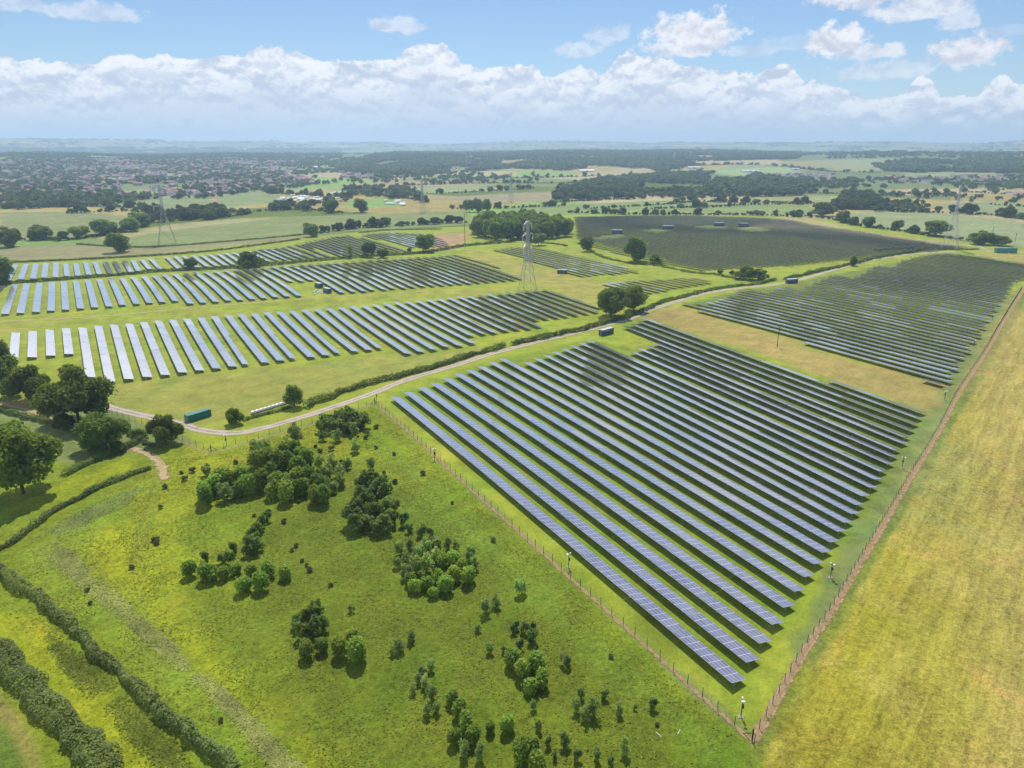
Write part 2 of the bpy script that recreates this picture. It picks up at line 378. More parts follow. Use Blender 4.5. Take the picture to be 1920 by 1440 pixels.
# ------------------------------------------------------------------ ground sheet, painted with the colours of its fields and some row shade
G = dict(mead=(.185, .235, .014), meadY=(.290, .320, .012), meadD=(.110, .150, .012), farm=(.265, .310, .030), rowg=(.175, .245, .020), rowshade=(.150, .190, .030), farmB=(.22, .29, .035), tan=(.35, .275, .085),
         crop=(.340, .292, .055), cropY=(.285, .270, .020), past=(.17, .21, .06), pale=(.25, .29, .11), straw=(.40, .33, .16), brown=(.30, .22, .12), red=(.36, .23, .12), bright=(.20, .31, .06))
def make_ground():
    r = [0.5, 8, 16, 24, 32, 40]
    while r[-1] < 16500: r.append(r[-1] * (1.0085 if r[-1] < 1500 else 1.014))
    r = np.array(r)
    a = np.concatenate([np.radians(np.arange(-180, -52, 4)), np.radians(np.arange(-52, 52, .26)), np.radians(np.arange(52, 180, 4))])
    R, A = np.meshgrid(r, a, indexing='ij'); X = R * np.sin(A); Y = R * np.cos(A); Z = T(X, np.where(Y > 0, Y, -abs(Y)))
    nr, na = R.shape; V = np.stack([X, Y, Z], -1).reshape(-1, 3)
    i = np.arange(nr - 1)[:, None] * na; j = np.arange(na); j2 = (j + 1) % na
    Q = np.stack([i + j, i + j2, i + na + j2, i + na + j], -1).reshape(-1, 4)
    X, Y, Z = V.T; D = np.hypot(X, Y)
    U, PV = proj(X, Y, Z); PVv = np.where(Y > 5, PV, 5000)
    rng = np.random.default_rng(3)
    wob = np.sin(X / 7.3) * np.cos(Y / 5.9) + .6 * np.sin(X / 2.9 + Y / 3.7)
    C = np.tile(np.array(G['past']), (len(X), 1)); crop = np.zeros(len(X)); rough = np.zeros(len(X))
    # far patchwork of fields
    def h2(ix, iy): return (np.abs(np.sin(ix * 12.9898 + iy * 78.233) * 43758.5453)) % 1.0
    ca, sa = math.cos(.5), math.sin(.5)
    gx = (X * ca - Y * sa + 60 * np.sin(Y / 330.)) / 330; gy = (X * sa + Y * ca + 80 * np.sin(X / 410.)) / 420
    hh = h2(np.floor(gx), np.floor(gy)); pal = np.array([G['past'], G['pale'], G['straw'], G['past'], G['bright'], G['meadD'], G['tan'], G['past']])
    far = D > 900; C[far] = pal[(hh[far] * 7.99).astype(int)] * (.82 + .25 * ((hh[far] * 31) % 1))[:, None]
    def paint(poly, col, fade=3.0, cr=None, ro=None, k=1.0, blend=1.0):
        W_ = np.array([pg(*q) for q in poly]); x0, y0 = W_.min(0) - fade * 2; x1, y1 = W_.max(0) + fade * 2
        s = np.where((X > x0) & (X < x1) & (Y > y0) & (Y < y1))[0]
        if not len(s): return
        px, py = X[s], Y[s]; ins = np.zeros(len(s), bool); dm = np.full(len(s), 1e9)
        for q in range(len(W_)):
            ax, ay = W_[q]; bx, by = W_[(q + 1) % len(W_)]
            c = ((ay > py) != (by > py)) & (px < (bx - ax) * (py - ay) / (by - ay + 1e-12) + ax); ins ^= c
            L2 = (bx - ax) ** 2 + (by - ay) ** 2 + 1e-9; t = np.clip(((px - ax) * (bx - ax) + (py - ay) * (by - ay)) / L2, 0, 1)
            dm = np.minimum(dm, np.hypot(px - ax - t * (bx - ax), py - ay - t * (by - ay)))
        sd_ = np.where(ins, dm, -dm) + wob[s] * fade * .35
        w = np.clip(sd_ / fade + .5, 0, 1)[:, None] * blend
        c = np.array(G[col] if isinstance(col, str) else col) * k
        C[s] = C[s] * (1 - w) + c * w
        if cr is not None: crop[s] = crop[s] * (1 - w[:, 0]) + cr * w[:, 0]
        if ro is not None: rough[s] = rough[s] * (1 - w[:, 0]) + ro * w[:, 0]
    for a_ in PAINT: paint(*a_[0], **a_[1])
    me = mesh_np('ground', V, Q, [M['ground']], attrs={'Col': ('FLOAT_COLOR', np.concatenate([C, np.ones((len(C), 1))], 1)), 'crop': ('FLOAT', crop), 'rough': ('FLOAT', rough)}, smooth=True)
    struct(obj('ground', me))
def pt(poly, col, **k): return ((poly, col), k)
PAINT = [
    # far and middle distance
    pt([(0, 398), (150, 397), (245, 405), (225, 430), (140, 447), (100, 450), (0, 450)], (.21, .23, .085), fade=8),
    pt([(130, 458), (200, 443), (330, 420), (450, 410), (870, 395), (900, 420), (600, 437), (330, 460)], (.20, .235, .075), fade=8, cr=.5),
    pt([(180, 447), (300, 423), (420, 411), (520, 406), (500, 411), (320, 432), (210, 450)], 'straw', fade=8, blend=.6),
    pt([(0, 462), (130, 458), (240, 464), (330, 461), (600, 438), (560, 447), (300, 477), (0, 493)], (.25, .235, .10), fade=5, cr=.6),
    pt([(130, 385), (200, 375), (380, 365), (500, 358), (560, 375), (440, 388), (250, 393)], (.21, .25, .095), fade=14),
    pt([(392, 366), (402, 366), (408, 375), (400, 380), (393, 372)], 'red', fade=8),
    pt([(285, 286), (345, 283), (348, 290), (292, 292)], 'straw', fade=40), pt([(510, 302), (575, 297), (580, 306), (540, 309)], 'pale', fade=30),
    pt([(650, 378), (720, 370), (760, 378), (740, 388), (650, 391)], 'bright', fade=10),
    pt([(650, 345), (760, 340), (960, 340), (900, 346), (650, 353)], 'red', fade=18, blend=.8),
    pt([(800, 372), (960, 362), (1060, 358), (1062, 376), (900, 381)], (.28, .24, .13), fade=10), pt([(840, 322), (960, 320), (970, 330), (840, 331)], 'straw', fade=25),
    pt([(700, 354), (960, 350), (960, 358), (760, 364)], 'pale', fade=15),
    pt([(950, 388), (1240, 376), (1370, 378), (1250, 391), (1080, 401), (960, 399)], (.20, .26, .08), fade=10),
    pt([(1180, 394), (1340, 381), (1580, 386), (1530, 404), (1280, 401)], (.21, .26, .08), fade=10),
    pt([(1380, 372), (1560, 368), (1580, 379), (1400, 380)], 'pale', fade=10),
    pt([(1560, 402), (1660, 394), (1780, 402), (1920, 418), (1960, 470), (1880, 458), (1700, 438)], (.25, .285, .125), fade=8, cr=.5),
    pt([(1740, 385), (1860, 378), (1960, 382), (1960, 416), (1800, 397)], (.23, .26, .11), fade=8),
    pt([(1330, 318), (1480, 313), (1500, 325), (1400, 332), (1340, 325)], (.27, .36, .12), fade=25), pt([(1285, 300), (1460, 299), (1470, 311), (1300, 308)], 'straw', fade=25),
    pt([(1515, 300), (1710, 297), (1640, 323), (1570, 321)], (.27, .28, .12), fade=25), pt([(1700, 321), (1870, 323), (1870, 331), (1700, 331)], 'pale', fade=25),
    pt([(1650, 355), (1960, 352), (1960, 360), (1700, 366)], 'straw', fade=16), pt([(1160, 315), (1240, 311), (1240, 319), (1170, 321)], 'straw', fade=25),
    pt([(925, 295), (985, 294), (980, 302), (935, 303)], 'straw', fade=40), pt([(800, 288), (845, 287), (850, 293), (805, 294)], 'pale', fade=40),
    # the solar farm
    pt([(-60, 494), (300, 478), (560, 447), (700, 432), (870, 425), (1080, 402), (1450, 404), (1560, 412), (1820, 455), (1960, 470), (1960, 505), (1700, 700), (1430, 1380), (1410, 1390), (1050, 1070), (703, 755), (400, 842), (200, 765), (-60, 745)], 'farm', fade=3, cr=.15),
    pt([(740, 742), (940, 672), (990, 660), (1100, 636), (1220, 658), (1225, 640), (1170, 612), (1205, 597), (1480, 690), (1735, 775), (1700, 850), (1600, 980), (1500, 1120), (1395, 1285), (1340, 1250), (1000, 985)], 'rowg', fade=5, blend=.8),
    pt([(1290, 570), (1400, 541), (1460, 538), (1560, 515), (1700, 488), (1780, 474), (1940, 496), (1905, 524), (1770, 722), (1560, 656)], 'rowshade', fade=6, blend=.9),  # far right row gaps: shadow and panel undersides painted into the grass colour
    pt([(1085, 447), (1078, 406), (1300, 404), (1480, 411), (1650, 440), (1813, 463), (1700, 473), (1450, 498), (1320, 505)], (.105, .130, .040), fade=8, blend=.9),  # hilltop row gaps: shade between the rows painted into the ground
    pt([(800, 440), (880, 436), (872, 455), (840, 470), (800, 462)], (.38, .25, .12), fade=6), pt([(870, 470), (930, 475), (1130, 530), (1200, 560), (1120, 575), (1000, 530), (900, 500)], 'tan', fade=14, blend=.55),
    pt([(-60, 608), (300, 600), (620, 568), (900, 535), (1000, 540), (900, 552), (620, 573), (300, 596), (100, 612), (-60, 640)], 'tan', fade=8, blend=.3),
    pt([(1200, 595), (1260, 575), (1400, 610), (1560, 665), (1770, 724), (1740, 772), (1560, 712), (1400, 655)], (.33, .265, .075), fade=6, cr=.4),
    pt([(1290, 520), (1700, 480), (1550, 500), (1440, 500), (1360, 507)], 'tan', fade=10, blend=.3),
    pt([(1460, 407), (1520, 410), (1600, 428), (1540, 428), (1400, 428), (1440, 415)], 'straw', fade=8, blend=.7),
    pt([(1820, 476), (1960, 478), (1960, 498), (1880, 488)], 'tan', fade=5),
    pt([(1500, 417), (1640, 437), (1800, 458), (1840, 462), (1700, 455), (1560, 432)], 'straw', fade=5, blend=.6),
    pt([(200, 720), (500, 690), (900, 650), (900, 670), (600, 745), (400, 800), (210, 760)], (.26, .27, .050), fade=10, cr=.3),
    # right hand crop field
    pt([(1413, 1388), (1510, 1215), (1560, 1147), (1641, 1003), (1705, 893), (1762, 800), (1800, 730), (1855, 643), (1917, 542), (1990, 420), (2300, 470), (3000, 1440), (1360, 1600)], 'crop', fade=1.5, cr=1, ro=.75),
    pt([(1413, 1390), (1510, 1225), (1641, 1010), (1762, 806), (1917, 548), (1935, 548), (1785, 806), (1670, 1010), (1550, 1225), (1440, 1400), (1400, 1500)], (.15, .19, .035), fade=1.5, ro=.8, cr=.3),
    pt([(1440, 1400), (1550, 1225), (1670, 1010), (1720, 1010), (1640, 1200), (1640, 1330), (1760, 1500), (1400, 1520)], 'cropY', fade=8, blend=.75),
    pt([(1700, 1100), (1800, 1150), (1860, 1350), (1780, 1500), (1640, 1500), (1660, 1300)], 'cropY', fade=12, blend=.45),
    pt([(1700, 870), (1760, 800), (1850, 860), (1800, 1000), (1720, 980)], (.28, .30, .08), fade=14, blend=.6),
    pt([(1830, 640), (1900, 560), (1990, 640), (1990, 1500), (1850, 1500), (1870, 1100)], (.36, .29, .085), fade=14, blend=.6),
    # foreground meadow
    pt([(703, 758), (1050, 1074), (1408, 1392), (1330, 1560), (-300, 1600), (-300, 1000), (0, 840), (140, 870), (300, 840), (345, 830), (400, 848), (520, 812)], 'mead', fade=2, ro=.75, cr=.35),
    pt([(345, 835), (640, 780), (720, 790), (800, 880), (640, 860), (480, 850), (380, 900), (330, 1000), (420, 1060), (330, 1090), (180, 1010), (250, 920), (300, 880)], 'meadY', fade=9, blend=.55),
    pt([(120, 985), (260, 1000), (300, 1100), (240, 1130), (180, 1060), (110, 1030)], 'meadY', fade=7, blend=.9),
    pt([(240, 1130), (300, 1120), (420, 1230), (520, 1330), (640, 1440), (560, 1470), (470, 1390), (330, 1240)], 'meadY', fade=5, blend=.7),
    pt([(560, 880), (900, 960), (1200, 1230), (1380, 1392), (1300, 1560), (700, 1560), (560, 1380), (430, 1180), (420, 1080)], 'meadD', fade=16, blend=.75),
    pt([(700, 800), (780, 870), (980, 1050), (1350, 1370), (1300, 1400), (900, 1050), (720, 900)], (.15, .235, .020), fade=10, blend=.65),
    pt([(296, 868), (302, 868), (285, 930), (262, 1000), (250, 1060), (242, 1060), (254, 1000), (277, 930)], (.13, .17, .03), fade=1.5, blend=.6),
    pt([(312, 870), (318, 870), (300, 930), (278, 1000), (268, 1060), (260, 1060), (270, 1000), (292, 930)], (.13, .17, .03), fade=1.5, blend=.5),
    pt([(20, 1040), (110, 1000), (240, 930), (280, 905), (230, 960), (130, 1040), (180, 1110), (330, 1240), (500, 1380), (560, 1470), (450, 1470), (330, 1340), (180, 1190), (50, 1100)], (.20, .27, .020), fade=4, blend=.9),
    pt([(100, 1010), (140, 1040), (260, 1150), (420, 1290), (560, 1440), (520, 1460), (390, 1310), (230, 1170), (120, 1080), (70, 1030)], 'drygrass' if False else (.22, .275, .045), fade=5, blend=.6, ro=1),
    pt([(-60, 1130), (40, 1150), (130, 1230), (230, 1330), (330, 1440), (260, 1500), (190, 1420), (90, 1300), (0, 1210), (-60, 1180)], 'meadY', fade=3, blend=.8),
    pt([(-60, 1260), (0, 1290), (80, 1400), (110, 1500), (-60, 1500)], (.24, .22, .05), fade=2), pt([(-60, 1330), (0, 1350), (60, 1430), (80, 1500), (-60, 1500)], (.11, .17, .02), fade=1.5),
    pt([(-60, 1000), (40, 960), (150, 925), (250, 880), (240, 860), (130, 900), (20, 950), (-60, 980)], 'meadY', fade=3, blend=.7),
    pt([(0, 770), (100, 790), (200, 830), (260, 850), (240, 835), (120, 780), (60, 755), (0, 745)], 'tan', fade=2.5, blend=.6),
]

# ------------------------------------------------------------------ strips laid on the ground (tracks, soil lines)
def resample(W_, step):
    W_ = np.asarray(W_, float); out = [W_[0]]
    # Catmull-Rom for smooth lines
    P_ = np.vstack([2 * W_[0] - W_[1], W_, 2 * W_[-1] - W_[-2]])
    for i in range(1, len(P_) - 2):
        p0, p1, p2, p3 = P_[i - 1:i + 3]; n = max(1, int(np.hypot(*(p2 - p1)) / step))
        for k in range(1, n + 1):
            t = k / n; out.append(.5 * ((2 * p1) + (-p0 + p2) * t + (2 * p0 - 5 * p1 + 4 * p2 - p3) * t * t + (-p0 + 3 * p1 - 3 * p2 + p3) * t ** 3))
    return np.array(out)
def strip(name, line, width, mat, off, step=3.0, world=False):
    W_ = np.array(line if world else [pg(*q) for q in line]); C_ = resample(W_, step)
    d = np.gradient(C_, axis=0); d /= np.hypot(d[:, 0], d[:, 1])[:, None] + 1e-9; nrm = np.stack([-d[:, 1], d[:, 0]], 1)
    cols = 5; V = []; L_ = np.concatenate([[0], np.cumsum(np.hypot(*np.diff(C_, axis=0).T))])
    for k in range(cols):
        s = -1 + 2 * k / (cols - 1); p = C_ + nrm * s * width / 2
        V.append(np.stack([p[:, 0], p[:, 1], T(p[:, 0], p[:, 1]) + off], 1))
    V = np.stack(V, 1); n = len(C_); V = V.reshape(-1, 3); Q = []; UV = []
    for i in range(n - 1):
        for k in range(cols - 1):
            Q.append((i * cols + k, (i + 1) * cols + k, (i + 1) * cols + k + 1, i * cols + k + 1))
            v0, v1 = -1 + 2 * k / (cols - 1), -1 + 2 * (k + 1) / (cols - 1)
            UV += [(L_[i], v0), (L_[i + 1], v0), (L_[i + 1], v1), (L_[i], v1)]
    Q = np.array(Q)[:, ::-1]; UV = np.array(UV).reshape(-1, 4, 2)[:, ::-1].reshape(-1, 2)
    return struct(obj(name, mesh_np(name, V, Q, [mat], uv=UV)))

ROAD = [(150, 745), (200, 762), (250, 775), (330, 793), (380, 807), (430, 812), (480, 806), (560, 784), (640, 758), (700, 737), (760, 713), (860, 683), (930, 661), (1000, 643), (1080, 624), (1130, 611), (1180, 598), (1215, 583), (1260, 568),
        (1320, 551), (1380, 541), (1450, 534), (1500, 524), (1560, 507), (1620, 491), (1680, 480), (1740, 474), (1800, 472), (1850, 471), (1930, 474)]

# ------------------------------------------------------------------ solar rows
ROWW, ZLO, ZHI, BAY, PITCHM = 3.9, 1.08, 1.80, 2.1, 6.75
RDIR = np.array([math.cos(math.radians(-59.3)), math.sin(math.radians(-59.3))]); RPER = np.array([-RDIR[1], RDIR[0]])   # towards the low (sunny) edge
RPER = np.array([math.cos(math.radians(30.7)), math.sin(math.radians(30.7))])
HW = ROWW / 2 * math.cos(math.asin((ZHI - ZLO) / ROWW))
ROWS = []   # (block, centre start, centre end, narrow or None)
def row_px(block, a, c, side_a='hi', side_c='lo'):
    p0 = pg(*a, ZHI if side_a == 'hi' else ZLO); p1 = pg(*c, ZHI if side_c == 'hi' else ZLO)
    p0 = p0 + RPER * (HW if side_a == 'hi' else -HW); p1 = p1 + RPER * (HW if side_c == 'hi' else -HW)
    ROWS.append((block, p0, p1))
A_top = [(732, 744), (757.5, 735), (782.4, 725.4), (807, 718), (829.7, 709.3), (852, 700.8), (873.8, 693.5), (894.4, 686.8), (915, 679), (934.7, 672), (982.5, 679.3), (1000.3, 672), (1018.3, 665.8), (1035, 659.3), (1051.5, 653.4), (1067.5, 647.5),
         (1083.3, 642.2), (1098.7, 637.5), (1181.7, 659.2), (1195.8, 653.3), (1211.3, 648.3), (1225, 642.7), (1167.5, 611.3), (1180.8, 607), (1193, 601.7), (1203.3, 596.3), (1550, 711.5)]
A_bot = [(1398.7, 1273.3), (1424.2, 1235.3), (1447.5, 1200.8), (1469.5, 1166.2), (1490.3, 1134.7), (1509.2, 1105), (1527, 1078), (1543.8, 1054.6), (1559.3, 1032.8), (1573.6, 1014), (1587, 994.6), (1598.9, 977.9), (1611.7, 961.3), (1619.4, 945.3),
         (1630.6, 928.9), (1645, 912.9), (1653, 897.5), (1662.2, 882.8), (1675.6, 868.9), (1682.8, 855), (1687.8, 843.3), (1701, 830), (1706, 819.4), (1715, 806.1), (1722.2, 794.7), (1730, 783.6), (1735.6, 773.3)]
C_top = [(21.7, 623), (53.3, 620.3), (85, 617.7), (116.2, 615.2), (147, 613.8), (176.7, 610.3), (206.2, 608.3), (235, 606.2), (262.5, 603.3), (290, 601), (317, 599.2), (343.7, 597.2), (370, 595), (395.5, 592.5), (420.8, 590.3), (445.3, 588.5), (470, 587.2),
         (494.2, 585.3), (517.8, 584.2), (541.2, 582.2), (564.4, 580.2), (588, 578.8), (610, 577.2), (632.5, 575.3), (653.8, 573.3), (675.5, 572), (696.7, 570.2), (717.2, 568.2), (737.5, 566.2), (757.8, 564.5), (777.2, 563), (797.2, 561.2), (816.7, 559.3),
         (835.8, 557.2), (855.3, 555.5), (873.5, 554.2), (893, 552.5), (910.5, 550.7), (928.7, 548.8), (945.8, 547.2), (963.7, 545.5), (980.8, 544.2), (997.2, 542.5), (1013.3, 540.8)]
C_bot = [(34, 674), (69.2, 670), (104.2, 666.7), (138, 663.7), (179.2, 707), (216.7, 715.8), (251.3, 710.8), (285.8, 706.7), (319.5, 703), (351.7, 698.3), (383.7, 694.2), (415.3, 690.8), (445.8, 687), (470.8, 682.8), (506.2, 679.7), (535, 675.8), (559.2, 672),
         (592.2, 669.5), (619.5, 665.8), (642.8, 661.7), (673.8, 658.8), (699.5, 655.8), (720.8, 652.5), (772.8, 663), (796.8, 659.2), (821.2, 655.3), (844.2, 650.2), (869.5, 648), (893.3, 643.3), (890.5, 629.2), (913.3, 625.8), (934, 623.7), (955.8, 620),
         (976.7, 617.5), (998, 615.8), (1017.5, 612.5), (1012, 600), (1030.8, 597.5), (1050.5, 595.3), (1068.3, 593.3), (1087, 590.8), (1106, 587.8), (1124, 585), (1130, 577)]
D_top = [(-3, 535), (21.7, 533), (44.7, 531.2), (68.3, 530), (91.7, 528.3), (113.8, 527.2), (136.7, 525.8), (159.2, 524.7), (180.8, 523.3), (202.2, 521.3), (223.3, 520.3), (244.2, 518.8), (264.7, 517.5), (285, 516.2), (303.3, 514.2), (322.2, 513), (341.3, 511.7),
         (360.5, 510), (379.7, 508.5), (398.3, 507.2), (417.2, 505.8), (435.8, 504.5), (453.3, 502.8), (470, 501.7), (487, 500.3), (504.7, 498.3), (522.5, 497.2), (540, 496), (557.5, 495), (573.8, 494), (591.7, 493), (607.4, 492), (622.9, 490.8), (639.2, 489.8),
         (655.2, 488.8), (670.8, 487.7), (685.8, 486.3), (701.5, 485.2), (717, 484.6), (732.3, 484), (746.9, 482.9), (761.5, 481.9), (776, 480.8), (790.6, 480.4), (805.2, 479.4), (818.8, 478.3), (832.3, 476.7), (845.8, 475.2)]
D_bot = [(-40, 591), (16.7, 588.7), (45.3, 587), (74.7, 585), (102.5, 582.8), (130.3, 580.8), (157.8, 578.3), (184.7, 576.3), (211.3, 574.5), (236.7, 571.7), (263, 569.7), (287.2, 567.8), (311.2, 566.5), (335.5, 564.5), (363.8, 569.2), (387.5, 567.5), (411.2, 565.8),
         (434.2, 563.5), (457, 562.4), (479.5, 560.8), (501.7, 559.2), (523.3, 557.2), (545, 555.8), (567, 554.5), (550, 527.5), (571.2, 527.1), (589.2, 525.3), (647.8, 548.8), (668.7, 547.2), (688.7, 546.2), (704.2, 543.9), (726.2, 542.8), (742.8, 540.8), (763.3, 540),
         (780, 538.3), (799.5, 537), (817.2, 535.8), (834.7, 534.6), (852.5, 533.4), (869, 532.5), (885.8, 531.5), (903, 530), (919.2, 528.3), (935.5, 527.5), (951.7, 526.2), (968.3, 525), (981, 522.5), (940.6, 501)]
E_top = [(5, 497), (24.7, 495.3), (44.2, 494.7), (62.5, 493.8), (81.2, 492.5), (100, 491.7), (118, 493.3), (137, 492.8), (155.8, 491.3), (173.7, 490.5), (192.2, 490), (209.7, 489.5), (228, 488.3), (244.5, 487.2), (261.2, 485.8), (277.8, 484.5),
         (308.3, 481.3), (324.7, 480.3), (340.8, 479.5), (357.5, 478.3), (372.5, 477.5), (388.8, 476.7), (404.5, 475.3), (419.2, 473.8), (433.8, 472.8), (448.8, 471.7), (463.8, 470.5), (472.5, 467.8), (483.3, 465.3), (497.5, 464.5), (510.8, 463.3), (524, 462), (535, 459), (551, 456.7)]
E_bot = [(0, 527), (20, 525.5), (44.2, 523.7), (67.5, 522.5), (88.3, 520.5), (109.5, 519.7), (131.2, 518), (151.7, 517), (172, 515.3), (192, 514.2), (212.5, 513), (232, 511.7), (251.3, 510.5), (265, 508.3), (285.8, 504.7), (307.2, 505.8),
         (340.5, 503.8), (356, 501), (374, 500.8), (394.2, 500), (411.7, 498.8), (428.3, 497.5), (443, 496), (456, 493), (475, 491.5), (490, 490), (506.7, 489.2), (524, 487.8), (541.7, 487.5), (558, 486.7), (572.5, 485.3), (586.7, 484), (605, 483), (622, 481.5)]
for n_, t_, b_ in (('A', A_top, A_bot), ('C', C_top, C_bot), ('D', D_top, D_bot), ('E', E_top, E_bot)):
    for q, r_ in zip(t_, b_): row_px(n_, q, r_)

def fill_rows(block, poly, holes=(), phase=0.0, pitch=PITCHM, minlen=8.0, ang=-59.3, cut=None):
    """regular rows clipped to a plan polygon traced on the picture"""
    d = np.array([math.cos(math.radians(ang)), math.sin(math.radians(ang))]); n = np.array([-d[1], d[0]])
    P_ = np.array([pg(x, y, 1.4) for x, y in poly]); HO = [np.array([pg(x, y, 1.4) for x, y in h]) for h in holes]
    s = P_ @ n
    def cuts(Pz, k):
        o = []
        sv = Pz @ n - k
        for i in range(len(Pz)):
            a_, c_ = sv[i], sv[(i + 1) % len(Pz)]
            if (a_ > 0) != (c_ > 0):
                f = a_ / (a_ - c_); o.append(float((Pz[i] + (Pz[(i + 1) % len(Pz)] - Pz[i]) * f) @ d))
        return sorted(o)
    k = math.ceil((s.min() - phase) / pitch) * pitch + phase; out = []
    while k < s.max():
        c = cuts(P_, k); segs = [(c[i], c[i + 1]) for i in range(0, len(c) - 1, 2)]
        for H_ in HO:
            h = cuts(H_, k)
            for i in range(0, len(h) - 1, 2):
                ns = []
                for (u, v) in segs:
                    if h[i + 1] <= u or h[i] >= v: ns.append((u, v)); continue
                    if h[i] > u: ns.append((u, h[i]))
                    if h[i + 1] < v: ns.append((h[i + 1], v))
                segs = ns
        for (u, v) in segs:
            u = round(u / 4.2) * 4.2; v = round(v / 4.2) * 4.2
            if v - u >= minlen: out.append((block, n * k + d * u, n * k + d * v))
        k += pitch
    ROWS.extend(out)
fill_rows('B', [(1283, 573), (1278, 569), (1290, 565), (1325, 570), (1405, 539), (1441, 546), (1465, 536), (1500, 543), (1566, 513), (1602, 520), (1644, 494), (1678, 498), (1692, 486), (1719, 478), (1747, 475), (1777, 473), (1841, 480), (1879, 487),
               (1935, 496), (1935, 526), (1903, 524), (1878, 562), (1830, 634), (1769, 722), (1640, 681), (1560, 656), (1480, 632), (1400, 609)])
fill_rows('E', [(560, 457), (604, 447), (627, 442), (654, 440), (700, 449), (766, 469), (700, 475), (636, 480)], phase=2)
fill_rows('F', [(673, 439), (730, 435), (785, 436), (829, 447), (842, 460), (777, 463), (720, 450)])
fill_rows('G', [(924, 468), (960, 463), (1000, 462), (1063, 474), (1130, 488), (1145, 491), (1198, 509), (1150, 512), (1087, 517), (1010, 492)])
fill_rows('H', [(1127, 532), (1175, 525), (1240, 521), (1297, 517), (1346, 529), (1300, 534), (1255, 540), (1240, 546), (1205, 553), (1170, 545)])
fill_rows('I', [(1083, 446), (1078, 406), (1170, 403), (1300, 404), (1400, 407), (1480, 411), (1520, 420), (1560, 426), (1650, 440), (1760, 456), (1813, 463), (1770, 468), (1700, 473), (1630, 481), (1560, 488), (1450, 498), (1320, 505), (1300, 503),
                (1240, 493), (1170, 478), (1110, 460)],
          pitch=6.75, holes=[[(1112, 443), (1150, 437), (1170, 437), (1172, 442), (1120, 448)], [(1200, 431), (1225, 427), (1265, 429), (1240, 434)], [(1300, 423), (1330, 420), (1365, 422), (1355, 427), (1320, 427)], [(1375, 425), (1410, 423), (1450, 428), (1430, 433), (1390, 430)]])

BLOCKNAME = {'A': 'near right field, %s from the diagonal wire fence', 'C': 'main left field, %s from its left end', 'D': 'second left strip, %s from its left end',
             'E': 'strip between two long hedges, %s from the left', 'F': 'small patch behind the lone field oak, %s from the left', 'G': 'block right of the pylon, %s from its left',
             'H': 'small block above the twin oaks, %s from its left', 'B': 'far right field, %s from the brown strip', 'I': 'hilltop field beside the wood, %s from its left'}
def row_arrays(p0, p1, org, narrow=None, rnd=None, ZHI=ZHI, ZLO=ZLO):
    """tables of eight bays following the ground; returns verts, quads, material ids, uvs"""
    d = p1 - p0; L_ = np.hypot(*d); d = d / L_; n = np.array([-d[1], d[0]]); nt = max(1, int(round(L_ / 16.8))); V = []; Q = []; MI = []; UV = []
    for i in range(nt):
        u0 = L_ * i / nt + .06; u1 = L_ * (i + 1) / nt - .06; jt = rnd.uniform(-.05, .05); jz = rnd.uniform(-.05, .05)
        w0, w1 = -HW, HW
        if narrow and u0 >= narrow * L_: w1 = HW * .0 + HW * .5 - HW * .02
        c = []
        for u in (u0, u1):
            for w, z in ((w0, ZHI + jt), (w1, ZLO - jt + (ZHI - ZLO) * (HW - w1) / (2 * HW))):
                x, y = p0 + d * u + n * w; g = float(T(*(p0 + d * u)))
                c.append((x - org[0], y - org[1], g + z + jz - org[2]))
        a0, a1, b0, b1 = c   # start hi, start lo, end hi, end lo
        th = .09; k = len(V)
        V += [a0, b0, b1, a1] + [(q[0], q[1], q[2] - th) for q in (a0, b0, b1, a1)]
        UW = (w1 - w0) / (2 * HW) * ROWW
        ub = round(u0 / BAY) * BAY; ue = ub + round((u1 - u0) / BAY) * BAY
        faces = [((0, 3, 2, 1), 0, [(ub, 0), (ub, UW), (ue, UW), (ue, 0)]), ((4, 5, 6, 7), 1, None), ((0, 1, 5, 4), 2, None), ((2, 3, 7, 6), 2, None), ((0, 4, 7, 3), 2, None), ((1, 2, 6, 5), 2, None)]
        for f, mi, uv in faces: Q.append([k + j for j in f]); MI.append(mi); UV += uv or [(0, 0)] * 4
    return V, Q, MI, UV
